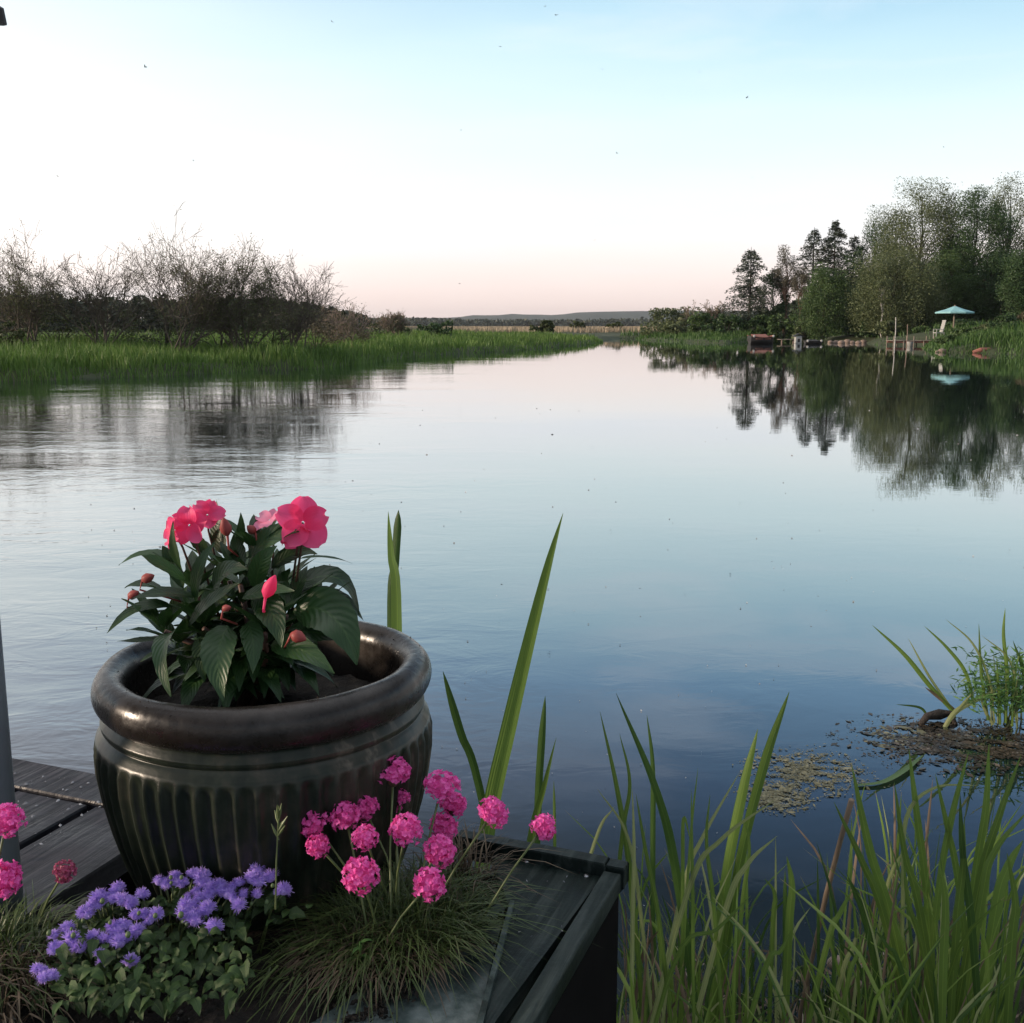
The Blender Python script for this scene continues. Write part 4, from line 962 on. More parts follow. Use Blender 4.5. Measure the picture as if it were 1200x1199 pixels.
def flower(px, py, dy, face, wpx, petals, matn='salmon'):
    c = at(px, py, YC + dy); fn = Vector(face).normalized(); u = fn.orthogonal().normalized(); v_ = fn.cross(u); r = wpx / F * depth(c) / 2
    mb = MB()
    for (ang, ln, wd, lift) in petals:
        d = u * math.cos(ang) + v_ * math.sin(ang)
        mb.leaf(c + d * r * .05, c + d * r * ln * .55 + fn * r * lift, c + d * r * ln + fn * r * (lift * .3), fn, r * wd, prof='petal', fold=.05, cup=.22, nu=10, wave=.015)
    o = mb.build('flower', M[matn], root, smooth=True)
    mb = MB(); mb.tube([c - fn * r * .1, c - fn * r * .5 + Vector((0, 0, -r * .8)), Vector((PC.x + (c.x - PC.x) * .55, PC.y + (c.y - PC.y) * .55, SZ + .07))], [.0016, .0014, .002], 6); mb.build('flower_stalk', M['impstem'], root, smooth=True)
def five(rot, ln=1.0, wd=1.05, lift=.15): return [(rot + k * 1.2566 + random.uniform(-.12, .12), ln * random.uniform(.88, 1.08), wd * random.uniform(.85, 1.1), lift + (.16 if k % 2 else -.08)) for k in range(5)]
flower(355, 613, -.02, (.35, -1, .25), 62, [(.1, 1.0, 1.05, .28), (1.45, 1.1, 1.15, .05), (2.7, .9, .95, .3), (3.9, 1.0, 1.1, .0), (5.1, 1.05, 1.0, .25)])
flower(350, 630, -.01, (.2, -.5, -.6), 52, [(0, .9, 1.1, .1), (1.2, .8, 1.0, .1), (5.2, .9, 1.0, .1)])
flower(316, 610, -.0, (-.3, -.4, .8), 38, five(.4), 'salmonpale')
flower(222, 616, -.03, (-.25, -1, .2), 46, five(.2))
flower(243, 604, .0, (.2, -.8, .5), 38, five(1.0), 'salmon')
flower(203, 626, -.03, (-.9, -.6, .1), 40, five(.6))
def bud(px, py, dy, tip, r, matn='bud'):
    c = at(px, py, YC + dy); t_ = at(tip[0], tip[1], YC + dy - .005); mb = MB(); d = t_ - c
    mb.tube([c - d * .1, c + d * .15, c + d * .45, c + d * .8, c + d * 1.05], [r * .35, r * .9, r, r * .6, r * .12], 9)
    mb.tube([c - d * .1, c - d * .4 + Vector((0, 0, -.01)), Vector((PC.x + (c.x - PC.x) * .7, PC.y + (c.y - PC.y) * .7, c.z - .03))], [r * .25, .0012, .0012], 5)
    mb.build('flower_bud', M[matn], root, smooth=True)
bud(266, 626, -.05, (262, 608), .007); bud(298, 624, -.02, (290, 617), .0055); bud(312, 698, -.15, (322, 676), .0075, 'salmon'); bud(168, 680, -.05, (180, 675), .006)
bud(152, 700, -.05, (162, 694), .0055); bud(343, 744, -.15, (358, 750), .007); bud(262, 714, -.15, (270, 712), .004)

# ---- grassy tufts with pink heads (thrift)
M['tuft'] = leafmat('tuft_leaf', (.03, .045, .016), (.085, .13, .035), rough=.5, tr=.2, clump=10, c3=(.13, .14, .06))
M['straw'] = leafmat('straw', (.03, .02, .013), (.15, .11, .07), rough=.7, tr=.1, clump=14)
M['stalk'] = sm('green_stalk', (.13, .17, .06), .5, sc=30, bs=0)
M['pink'] = petalmat('pink_petal', (.66, .035, .30), (.96, .20, .60), .35, .55)
M['pink'].node_tree.nodes['Color Ramp'].color_ramp.elements[1].position = .7
M['faded'] = petalmat('faded_petal', (.22, .05, .06), (.50, .10, .22), .25)
def floretball(n, r):
    V = []; Fs = []; k = 0; i = 0
    while i < n:
        t = (i + .5) / n; z = 1 - 1.62 * t; ph = i * 2.39996; q = math.sqrt(max(0, 1 - z * z)); i += 1
        d = Vector((q * math.cos(ph), q * math.sin(ph), z)); d = (d + Vector([random.gauss(0, .12) for _ in range(3)])).normalized()
        c = d * r * random.uniform(.60, .94); u = d.orthogonal().normalized(); v_ = d.cross(u); w0 = random.uniform(0, 6)
        for p in range(5):
            a = w0 + p * 1.2566; e = (u * math.cos(a) + v_ * math.sin(a)); s_ = e.cross(d) * r * .115; op = r * random.uniform(.17, .25); up_ = r * random.uniform(.05, .22)
            V += [c, c + e * op * .6 + d * up_ * .7 - s_, c + e * op * 1.1 + d * up_, c + e * op * .6 + d * up_ * .7 + s_]; Fs.append((k, k + 1, k + 2, k + 3)); k += 4
        V += [c * .6, c + u * r * .03, c + v_ * r * .03]; Fs.append((k, k + 1, k + 2)); k += 3
    return V, Fs
HM = []
for i in range(4):
    V, Fs = floretball((78, 60, 92, 70)[i], 1.0); mb = MB(); mb.ball((0, 0, -.15), .60, 12, 8, (1, 1, .95)); mb.add(V, Fs)
    mb.tube([(0, 0, -.42), (0, 0, -.7), (0, 0, -1.0)], [.55, .38, .12], 10, mi=1)
    o = mb.build('flower_head', [M['pink'], M['straw']], origin=(0, 0, 0)); HM.append(o.data); bpy.data.objects.remove(o)
hcount = 0
def head(px, py, dpx, Yd, parent, base, faded=False, bend=.0):
    global hcount
    c = at(px, py, Yd); r = dpx / 2 / F * depth(c) * .97; b_ = Vector(base)
    mid = b_.lerp(c, .5) + Vector((bend, 0, .006)); tgt = (c - mid).normalized()
    mb = MB(); pts = [b_.lerp(mid, 0), (b_ * .49 + mid * .42 + c * .09) + Vector((0, 0, .0)), mid.lerp(c, .05), b_ * .06 + mid * .38 + c * .56, c - tgt * r * .8]
    mb.tube([b_, b_.lerp(mid, .5), mid, mid.lerp(c - tgt * r * .8, .5), c - tgt * r * .8], [.0014, .0013, .0012, .0012, .0014], 6)
    st = mb.build('flower_stalk', M['stalk'], parent, smooth=True)
    me = HM[hcount % 4]; hcount += 1
    if faded: me = me.copy(); me.materials.clear(); me.materials.append(M['faded']); me.materials.append(M['straw'])
    h_ = bpy.data.objects.new('flower_head', me)
    link(h_, st, tuple(c)); q = Vector((0, 0, 1)).rotation_difference((tgt + Vector((0, -.5, .1))).normalized()); h_.rotation_mode = 'QUATERNION'
    from mathutils import Quaternion
    h_.rotation_quaternion = q @ Quaternion((0, 0, 1), random.uniform(0, 6.28)); h_.scale = (r * random.uniform(.93, 1.04), r * random.uniform(.93, 1.04), r * random.uniform(.74, .96))
def tuft(c, rx, ry, n, hmin, hmax, mat, parent, name, wd=.0016, bendk=.6, bias=(0, 0)):
    mb = MB()
    for i in range(n):
        a = random.uniform(0, 6.28); q = math.sqrt(random.random()); b_ = Vector((c[0] + q * rx * math.cos(a), c[1] + q * ry * math.sin(a), c[2] - .004 + .014 * (1 - q)))
        d = Vector((math.cos(a) * (q + .15) + bias[0] + random.gauss(0, .8), math.sin(a) * (q + .15) + bias[1] + random.gauss(0, .8), 0)); L = random.uniform(hmin, hmax)
        up_ = random.uniform(.55, 1.0); p1 = b_ + Vector((0, 0, L * .45 * up_)) + d * L * .22; p2 = b_ + Vector((0, 0, L * (.85 * up_ - bendk * .35 * d.length))) + d * L * .62
        w_ = wd * random.uniform(.6, 1.2); sd = Vector((-d.y, d.x, 0)); sd = sd.normalized() if sd.length > .05 else Vector((1, 0, 0)); sd = (sd + Vector((.3, 0, 0))).normalized() * w_ / 2
        p15 = p1.lerp(p2, .5) + (p1 - b_.lerp(p2, .5)) * .3
        mb.add([b_ - sd, b_ + sd, p1 + sd, p1 - sd, p15 + sd * .8, p15 - sd * .8, p2], [(0, 1, 2, 3), (3, 2, 4, 5), (5, 4, 6)])
    return mb.build(name, mat, parent)
TC = gp(468, 1095, .55)
root = thing('thrift_plant', tuple(TC), 'large grassy tuft with many round bright pink flower heads at the planter corner', 'flowering plant', 'tufts with round pink flower heads')
tuft(TC, .078, .062, 2000, .025, .085, M['tuft'], root, 'leaves', wd=.0012, bias=(-.02, .0))
tuft(TC + Vector((.035, .05, 0)), .05, .05, 520, .03, .07, M['tuft'], root, 'leaves', wd=.0012, bias=(.05, .1))
tuft(TC + Vector((-.02, -.03, -.002)), .08, .05, 1300, .012, .045, M['straw'], root, 'dead_leaves', .0016, .9, bias=(.0, -.15))
tuft(TC + Vector((-.05, -.04, -.01)), .08, .05, 320, .02, .065, M['tuft'], root, 'leaves', .0018, 1.2, bias=(-.5, -.4))
tuft(TC + Vector((.06, .11, .0)), .04, .04, 260, .04, .085, M['straw'], root, 'dead_leaves', .0016, .6)
HD = [(461, 905, 46, .08), (518, 921, 48, .06), (531, 943, 36, .09), (578, 953, 40, .03), (637, 970, 33, .02), (476, 972, 44, -.01), (427, 947, 36, .05), (405, 957, 40, .02), (367, 963, 40, .02), (428, 982, 34, -.02),
      (373, 992, 31, .0), (422, 1026, 48, -.05), (515, 997, 42, -.01), (503, 1036, 43, -.05), (520, 970, 38, .07), (469, 935, 26, .1), (462, 947, 20, .10)]
for px, py, dp, dy in HD:
    c = at(px, py, TC.y + dy); base = Vector((TC.x + (c.x - TC.x) * .30 + random.uniform(-.012, .012), TC.y + random.uniform(-.03, .03), .555))
    if (px, py) == (503, 1036): base = gp(440, 1125, .545)
    if (px, py) == (637, 970): base = gp(560, 1085, .555)
    head(px, py, dp, TC.y + dy, root, base, bend=random.uniform(-.005, .005))
TL = gp(0, 1130, .55)
root = thing('thrift_plant', tuple(TL), 'grassy tuft with two big pink heads and a faded one at the left edge', 'flowering plant', 'tufts with round pink flower heads')
tuft(TL, .06, .06, 800, .025, .08, M['tuft'], root, 'leaves', bias=(.1, -.1))
tuft(TL + Vector((.01, -.06, 0)), .07, .05, 500, .03, .08, M['straw'], root, 'dead_leaves', .002, 1.2)
head(8, 961, 44, TL.y - .02, root, TL + Vector((-.02, 0, 0))); head(4, 1031, 46, TL.y - .04, root, TL + Vector((-.01, -.01, 0)))
head(76, 1022, 29, TL.y + .01, root, gp(40, 1095, .55), faded=True)

# ---- purple floss flowers (ageratum)
M['lilac'] = petalmat('lilac_floss', (.40, .25, .74), (.62, .48, .92), .3, .7)
M['ageleaf'] = leafmat('floss_flower_leaf', (.010, .022, .007), (.05, .10, .026), rough=.6, tr=.25, clump=20, veins='pinnate')
M['agebud'] = sm('floss_bud', (.12, .18, .07), .6, sc=60)
def ayd(py): return 1.075 - (py - 1020) / 155 * .165
GA = gp(190, 1090, .535)
root = thing('floss_flower_plant', tuple(GA), 'low mound of fluffy violet-blue flowers before the pot', 'flowering plant')
FH = []
for i in range(4):
    mb = MB(); mb.ball((0, 0, -.1), .62, 10, 7); V = []; Fs = []; k = 0
    for j in range(230):
        d = Vector(unit(1)[0]); 
        if d.z < -.35: d.z = -d.z
        u = d.orthogonal().normalized() * .05; e = d * random.uniform(.8, 1.15) + Vector([random.gauss(0, .09) for _ in range(3)])
        V += [d * .45 - u, d * .45 + u, e + u * .7, e - u * .7]; Fs.append((k, k + 1, k + 2, k + 3)); k += 4
    mb.add(V, Fs); o = mb.build('flower_head', M['lilac'], origin=(0, 0, 0)); FH.append(o.data); bpy.data.objects.remove(o)
AG = [(190, 705), (235, 625), (190, 650), (252, 665), (285, 695), (345, 520), (320, 550), (308, 577), (415, 485), (430, 525), (500, 505), (380, 665), (420, 675), (330, 655), (350, 715), (365, 745), (400, 620), (437, 615), (480, 635), (477, 580), (525, 597), (550, 575), (460, 745),
      (560, 460), (615, 445), (638, 468), (690, 440), (712, 442), (690, 495), (730, 510), (780, 495), (730, 555), (652, 540), (640, 575), (685, 600), (755, 618), (840, 465), (885, 450), (905, 420), (950, 445), (910, 460), (905, 505), (840, 545), (855, 505), (998, 490),
      (150, 802), (182, 792), (130, 770), (820, 522), (745, 485), (660, 515), (345, 545), (372, 515), (455, 545), (505, 575), (410, 645), (585, 470), (270, 690), (215, 690), (700, 520), (665, 590), (445, 660), (360, 535), (710, 465), (760, 470)]; AG += [(a_ + random.uniform(-26, 26), b_ + random.uniform(-16, 16)) for a_, b_ in random.sample(AG, 30)]
am = MB(); sm_ = MB()
for i, (zx, zy) in enumerate(AG):
    px, py = zx / 3, 880 + zy / 3; Yd = ayd(py); c = at(px, py, Yd); o = bpy.data.objects.new('flower_head', FH[i % 4]); link(o, root, tuple(c))
    r = random.uniform(.0062, .0098) * (1.0 if i < 50 else .85); o.scale = (r, r, r * .85); o.rotation_euler = (random.uniform(0, .7), random.uniform(-.4, .4), random.uniform(0, 6.28))
    b_ = Vector((c.x * .8 + GA.x * .2 + random.uniform(-.01, .01), c.y * .85 + GA.y * .15, .535)); sm_.tube([b_, b_.lerp(c, .6) + Vector((0, 0, .01)), c - Vector((0, 0, r * .4))], [.0014, .001, .0008], 5)
sm_.build('stems', M['stalk'], root, smooth=True)
for i in range(420):
    zx, zy = AG[i % len(AG)]; px = zx / 3 + random.gauss(0, 14); py = 880 + zy / 3 + abs(random.gauss(5, 14)); Yd = ayd(py) + random.uniform(.0, .03)
    c = at(px, py, Yd) + Vector((0, 0, -.014)); c.z = max(c.z, .54)
    a = random.uniform(0, 6.28); d = Vector((math.cos(a), math.sin(a) - .3, 0)); L = random.uniform(.009, .019)
    am.leaf(c, c + d * L * .5 + Vector((0, 0, L * .3)), c + d * L + Vector((0, 0, -L * random.uniform(-.1, .6))), (random.gauss(0, .3), random.gauss(-.3, .3), 1), L * .75, prof='ovate', serr=.06, wave=.06, nu=7)
for i in range(210):                                   # the skirt of leaves at the front
    px = random.uniform(70, 290); py = random.uniform(1080, 1165) + (px - 180) * -.05; Yd = ayd(min(py, 1150)) - random.uniform(0, .03)
    c = at(px, py, Yd) - Vector((0, 0, .012)); c.z = max(c.z, .54); a = random.uniform(0, 6.28); d = Vector((math.cos(a), math.sin(a) - .5, 0)); L = random.uniform(.007, .017)
    am.leaf(c, c + d * L * .5 + Vector((0, 0, L * .3)), c + d * L + Vector((0, 0, -L * random.uniform(.1, .8))), (random.gauss(0, .4), random.gauss(-.5, .3), 1), L * .7, prof='ovate', serr=.06, wave=.07, nu=7)
am.build('leaves', M['ageleaf'], root, smooth=True)
bme = None
for i in range(30):
    zx, zy = AG[random.randrange(len(AG))]; c = at(zx / 3 + random.gauss(0, 7), 880 + zy / 3 + random.gauss(2, 6), ayd(880 + zy / 3) - .004); 
    if bme is None:
        bm_ = MB(); bm_.ball((0, 0, 0), .0026, 8, 6, (1, 1, 1.2), .08); o = bm_.build('flower_bud', M['agebud'], origin=(0, 0, 0), smooth=True); bme = o.data; bpy.data.objects.remove(o)
    o = bpy.data.objects.new('flower_bud', bme); link(o, root, tuple(c)); o.scale = (random.uniform(.6, 1.2),) * 3
# tall grass seed head in front of the pot
root = thing('grass_seed_head', tuple(gp(324, 1058, .54)), 'single tall grass stalk with seed head standing before the pot', 'grass stalk')
mb = MB(); Yd = 1.03; mb.tube([at(323, 1066, Yd), at(324, 1010, Yd), at(327, 945, Yd)], [.0011, .0009, .0005], 5); mb.build('stalk', M['stalk'], root)
mb = MB()
for (x0_, y0_, x1_, y1_) in ((327, 985, 318, 966), (326, 975, 337, 957), (327, 968, 322, 950), (327, 962, 330, 942), (327, 970, 333, 962), (326, 960, 325, 944), (326, 980, 334, 968)):
    a = at(x0_, y0_, Yd); b_ = at(x1_, y1_, Yd + random.uniform(-.01, .01)); mb.tube([a, a.lerp(b_, .5), b_], [.0006, .0016, .0004], 5)
mb.build('seed_head', M['stalk'], root)
# small green weed under the pink tuft
root = thing('weed_seedling', tuple(gp(423, 1145, .54)), 'tiny bright green weed below the pink flower tuft', 'weed')
mb = MB(); c = gp(423, 1148, .54)
for i in range(9):
    a = i * 2.4; z_ = .004 + i * .0045; d = Vector((math.cos(a), math.sin(a), 0)); L = .014; b_ = c + Vector((0, 0, z_)); mb.leaf(b_, b_ + d * L * .5 + Vector((0, 0, .004)), b_ + d * L, (0, 0, 1), .006, nu=5)
M['weed'] = leafmat('weed_leaf', (.05, .12, .03), (.09, .20, .05), tr=.3)
mb.build('leaves', M['weed'], root); mb = MB(); mb.tube([c, c + Vector((0, 0, .042))], .001, 5); mb.build('stem', M['weed'], root)

# ---- iris leaves rising from the water
M['iris'] = leafmat('iris_leaf', (.08, .14, .026), (.17, .27, .055), rough=.42, tr=.3, clump=5, veins='parallel', c3=(.15, .22, .07))
M['irisdark'] = leafmat('dark_iris_leaf', (.04, .085, .02), (.08, .155, .035), rough=.4, tr=.25, clump=5, veins='parallel')
M['reed'] = leafmat('reed_leaf', (.07, .13, .022), (.20, .31, .06), rough=.42, tr=.4, clump=6, veins='parallel', c3=(.34, .40, .14), tip=(.30, .24, .13))
M['reedpale'] = leafmat('pale_reed_leaf', (.22, .27, .10), (.36, .40, .18), rough=.45, tr=.35, clump=6, veins='parallel')
M['dead'] = leafmat('dead_reed', (.12, .09, .06), (.28, .20, .14), rough=.75, tr=.1, clump=25)
def blade(mb, pts, wpx, tw=0.0, tw2=None, fold=.25, mi=0, tip=.55, seg=18, base=.75):
    pts = list(pts)
    if pts[0][1] > 1199 and len(pts) > 2 and pts[1][1] > pts[2][1] + 5:
        sl_ = (pts[1][0] - pts[2][0]) / (pts[1][1] - pts[2][1]); e_ = min(pts[0][1] - pts[1][1], 260)
        pts[0] = (pts[1][0] + max(-.45, min(.45, sl_)) * .6 * e_, pts[1][1] + e_, pts[0][2])
    P_ = [at(*p) for p in pts]; d_ = np.mean([depth(p) for p in P_]); mb.ribbon(P_, wpx * .62 / F * d_, tw, tw2, fold, seg, tip, mi, base)
def plant(name, label, cat, base, blades, group=None, mats=('iris', 'irisdark', 'reedpale', 'dead')):
    mb = MB()
    for q in blades:
        pts, wpx = q[0], q[1]; kw = q[2] if len(q) > 2 else {}; blade(mb, pts, wpx, **kw)
    o = mb.build(name, [M[k] for k in mats], smooth=True, origin=tuple(base)); return setp(o, label, cat, group)
IG = 'iris plants at the water edge'
def wb(px, Yd):  # pixel of the water surface below, for bases
    return (px, 600 + F * math.tan(math.atan2(CZ + .05, Yd) - TH), Yd)
plant('iris_plant', 'two upright iris leaves behind the rim of the pot', 'iris', at(*wb(462, 1.9)), [
    ([wb(462, 1.9), (466, 735, 1.9), (459, 650, 1.9), (455, 600, 1.9)], 26, dict(tw=.5, tw2=.9, tip=.8)), ([wb(466, 1.92), (458, 740, 1.92), (463, 660, 1.92), (467, 598, 1.92)], 15, dict(mi=1, tip=.12, tw=-.2))], IG)
plant('iris_plant', 'tallest iris leaf, folded and leaning right, between pot and planter box', 'iris', at(*wb(548, 1.72)), [
    ([wb(545, 1.72), (572, 980, 1.7), (600, 850, 1.68), (638, 690, 1.66), (660, 602, 1.65)], 36, dict(tw=.15, tw2=.9, fold=.5, tip=.55)),
    ([wb(560, 1.74), (562, 925, 1.72), (540, 860, 1.7), (519, 787, 1.68)], 15, dict(mi=1, tip=.25))], IG)
plant('iris_plant', 'pair of short iris leaves just above the planter rail', 'iris', at(*wb(632, 1.6)), [
    ([wb(634, 1.62), (630, 960, 1.62), (634, 880, 1.62), (639, 816, 1.62)], 14, dict(mi=1, tip=.3)),
    ([wb(616, 1.6), (622, 1000, 1.6), (640, 920, 1.6), (652, 865, 1.6)], 22, dict(tw=.4, tw2=1.0, fold=.5, tip=.8)), ([wb(648, 1.62), (650, 980, 1.62), (649, 915, 1.62)], 6)], IG)
RG = 'reed clumps on the near bank'
plant('reed_clump', 'reed clump with one broad dark leaf leaning left, nearest the planter box', 'reed', at(*wb(800, 1.5)), [
    ([wb(806, 1.5), (795, 1040, 1.48), (770, 930, 1.46), (722, 813, 1.44)], 17, dict(mi=1)), ([wb(762, 1.42), (740, 1040, 1.42), (724, 930, 1.42), (703, 834, 1.42)], 11),
    ([wb(770, 1.6), (765, 1000, 1.6), (765, 900, 1.6), (758, 838, 1.6)], 10, dict(mi=1)), ([wb(735, 1.45), (727, 1000, 1.45), (738, 920, 1.45), (726, 860, 1.45)], 8),
    ([wb(780, 1.4), (752, 1080, 1.4), (735, 980, 1.4), (700, 925, 1.4)], 7, dict(mi=2)), ([wb(700, 1.5), (693, 1000, 1.5), (720, 945, 1.5)], 7, dict(mi=2)),
    ([wb(738, 1.3), (741, 1100, 1.3), (743, 1000, 1.3), (741, 925, 1.3)], 8, dict(mi=2)), ([wb(760, 1.35), (775, 1100, 1.35), (757, 1000, 1.35), (745, 930, 1.35)], 9),
    ([wb(815, 1.35), (812, 1080, 1.35), (811, 1000, 1.35), (810, 925, 1.35)], 7), ([wb(812, 1.45), (808, 1000, 1.45), (818, 900, 1.45)], 5), ([wb(790, 1.45), (800, 1040, 1.45), (801, 960, 1.45), (809, 985, 1.45)], 7)], RG)
plant('reed_clump', 'reed clump with two broad leaves crossing above the floating weed', 'reed', at(*wb(850, 1.6)), [
    ([wb(838, 1.6), (848, 1050, 1.6), (870, 930, 1.6), (888, 855, 1.6)], 19, dict(tip=.4)), ([wb(850, 1.62), (862, 1040, 1.62), (895, 900, 1.62), (925, 811, 1.62)], 19, dict(mi=0, tip=.35, tw=.3)),
    ([wb(790, 1.5), (800, 1045, 1.5), (822, 985, 1.48), (867, 905, 1.45)], 9, dict(mi=2)), ([wb(795, 1.35), (806, 1046, 1.35), (845, 985, 1.33), (908, 938, 1.3)], 10, dict(mi=2)),
    ([wb(838, 1.4), (848, 1075, 1.4), (875, 1015, 1.4), (911, 980, 1.4)], 11, dict(mi=2)), ([wb(830, 1.4), (838, 1080, 1.4), (828, 990, 1.4), (832, 932, 1.4)], 8),
    ([wb(870, 1.5), (868, 1080, 1.5), (878, 1000, 1.5), (873, 960, 1.5)], 8), ([wb(760, 1.3), (790, 1130, 1.3), (840, 1090, 1.3), (880, 1050, 1.3)], 9)], RG)
plant('reed_clump', 'few short upright reeds left of the brown dead stalk', 'reed', at(*wb(925, 1.5)), [
    ([wb(922, 1.5), (924, 1100, 1.5), (928, 1040, 1.5), (922, 1004, 1.5)], 15), ([wb(912, 1.45), (905, 1100, 1.45), (908, 1050, 1.45), (896, 1030, 1.45)], 9), ([wb(920, 1.55), (920, 1080, 1.55), (920, 1020, 1.55)], 9, dict(mi=1)),
    ([wb(880, 1.3), (892, 1150, 1.3), (915, 1115, 1.3), (928, 1090, 1.3)], 10), ([wb(957, 1.5), (959, 1100, 1.5), (958, 1005, 1.5)], 6, dict(mi=1)), ([wb(908, 1.5), (909, 1060, 1.5), (909, 980, 1.5)], 4, dict(mi=2))], RG)
plant('reed_clump', 'short reeds right of the brown dead stalk, one pale and straw coloured', 'reed', at(*wb(985, 1.4)), [
    ([wb(962, 1.4), (966, 1120, 1.4), (985, 1070, 1.4), (1000, 1042, 1.4)], 11), ([wb(970, 1.4), (982, 1160, 1.4), (1000, 1110, 1.4), (1006, 1086, 1.4)], 9, dict(mi=2)), ([wb(975, 1.35), (990, 1170, 1.35), (1004, 1120, 1.35), (1012, 1092, 1.35)], 8),
    ([wb(1010, 1.4), (1003, 1100, 1.4), (999, 1060, 1.4), (980, 1040, 1.4)], 5), ([wb(1030, 1.45), (1020, 1100, 1.45), (1003, 1050, 1.45), (995, 1030, 1.45)], 12, dict(mi=1))], RG)
plant('reed_clump', 'tall dense reed clump whose leaves fan left over the dark water', 'reed', at(*wb(1060, 1.45)), [
    ([wb(1085, 1.45), (1050, 1100, 1.45), (1020, 1000, 1.45), (998, 897, 1.45)], 17, dict(tip=.4)), ([wb(1080, 1.43), (1040, 1090, 1.43), (1010, 1010, 1.43), (977, 940, 1.43)], 15), ([wb(1088, 1.5), (1087, 1060, 1.5), (1075, 960, 1.5), (1065, 878, 1.5)], 13, dict(tip=.4)),
    ([wb(1095, 1.42), (1080, 1080, 1.42), (1060, 1000, 1.42), (1048, 917, 1.42)], 14), ([wb(1060, 1.5), (1058, 1060, 1.5), (1062, 960, 1.5), (1095, 924, 1.5), (1146, 921, 1.5)], 8, dict(mi=2)), ([wb(1125, 1.45), (1125, 1050, 1.45), (1110, 970, 1.45), (1096, 907, 1.45)], 12),
    ([wb(1090, 1.45), (1098, 1060, 1.45), (1115, 960, 1.45), (1135, 882, 1.45)], 12, dict(tip=.4)), ([wb(1110, 1.4), (1085, 1130, 1.4), (1065, 1060, 1.4), (1058, 1000, 1.4)], 10), ([wb(1075, 1.35), (1060, 1150, 1.35), (1040, 1110, 1.35), (1023, 1087, 1.35)], 9, dict(mi=1))], RG)
plant('reed_clump', 'thickest reed clump in the lower right corner', 'reed', at(*wb(1140, 1.4)), [
    ([wb(1135, 1.45), (1140, 1050, 1.45), (1155, 950, 1.45), (1159, 872, 1.45)], 13, dict(tip=.4)), ([wb(1125, 1.42), (1145, 1050, 1.42), (1170, 960, 1.42), (1197, 884, 1.42)], 15), ([wb(1160, 1.4), (1165, 1080, 1.4), (1180, 1020, 1.4), (1199, 985, 1.4)], 20),
    ([wb(1110, 1.35), (1120, 1100, 1.35), (1128, 1020, 1.35), (1130, 960, 1.35)], 14), ([wb(1150, 1.35), (1140, 1100, 1.35), (1128, 1000, 1.35), (1125, 930, 1.35)], 14, dict(mi=1)), ([wb(1175, 1.4), (1150, 1060, 1.4), (1165, 1000, 1.4), (1205, 950, 1.4)], 14),
    ([wb(1100, 1.3), (1105, 1150, 1.3), (1108, 1060, 1.3), (1100, 1010, 1.3)], 15), ([wb(1190, 1.35), (1185, 1120, 1.35), (1190, 1060, 1.35), (1180, 1000, 1.35)], 16)], RG)
# more blades, grown in real space around the same bank
def scatter(n, pxr, Yr_, hr, wr, lean, seed, mats):
    rs = random.Random(seed); mb = MB(); bs = []
    for i in range(n):
        Yd = rs.uniform(*Yr_); px = rs.uniform(*pxr); x = (px - 600) / F * Yd * 1.02; h_ = rs.uniform(*hr) ; a = rs.uniform(0, 6.28); ln = rs.uniform(.02, lean); d = Vector((math.cos(a), math.sin(a) * .6, 0))
        b_ = Vector((x, Yd, .01)); crv = max(-.03, rs.gauss(.02, .05))
        mb.ribbon([b_, b_ + Vector((0, 0, h_ * .4)) + d * ln * h_ * .25, b_ + Vector((0, 0, h_ * .75)) + d * ln * h_ * .6, b_ + Vector((0, 0, h_ * (1 - abs(crv)))) + d * h_ * (ln + max(0, crv) * 1.5)], rs.uniform(*wr), rs.uniform(-.9, .9), None, .25, 9, .35, rs.choice(mats))
        bs.append(b_)
    return mb, bs
for (n, pxr, Yr_, hr, wr, ln, sd_k, lb) in [
    (75, (725, 810), (1.28, 1.7), (.12, .44), (.0018, .006), .42, 1, 'thin reeds standing against the right side of the planter box'),
    (85, (800, 905), (1.3, 1.75), (.08, .38), (.0018, .006), .45, 2, 'thin mixed reeds under the two broad crossing leaves'),
    (44, (895, 1010), (1.35, 1.75), (.05, .24), (.0025, .007), .4, 3, 'sparse low reeds around the brown dead stalk'),
    (120, (1010, 1110), (1.28, 1.75), (.12, .46), (.0016, .0055), .5, 4, 'upright reeds filling the left half of the lower right thicket'),
    (180, (1095, 1230), (1.25, 1.75), (.14, .48), (.0018, .006), .48, 5, 'upright reeds filling the right edge of the lower right thicket')]:
    mb, bs = scatter(n, pxr, Yr_, hr, wr, ln, sd_k, [0, 0, 0, 0, 1, 1, 2, 3] if sd_k != 3 else [0, 1, 2, 3])
    o = mb.build('reed_clump', [M['reed'], M['irisdark'], M['reedpale'], M['dead']], smooth=True, origin=(bs[0].x, bs[0].y, 0)); setp(o, lb, 'reed', RG)
mb = MB(); pts = [at(938, 1185, 1.55), at(946, 1150, 1.55), at(968, 1050, 1.53), at(985, 985, 1.52), at(998, 938, 1.5)]; mb.tube([pts[0] + Vector((0, .0, -.1))] + pts, [.0034, .0034, .0032, .0042, .0040, .0046], 8)
setp(mb.build('dead_stalk', M['dead'], smooth=True), 'broken brown dead stalk leaning among the green reeds', 'stalk')
mb = MB(); blade(mb, [(1060, 1130, 1.5), (1052, 1090, 1.5), (1040, 1048, 1.5)], 6, mi=0); setp(mb.build('dead_stalk', M['dead'], smooth=True), 'short pale straw stub leaning left in the reed thicket', 'stalk')

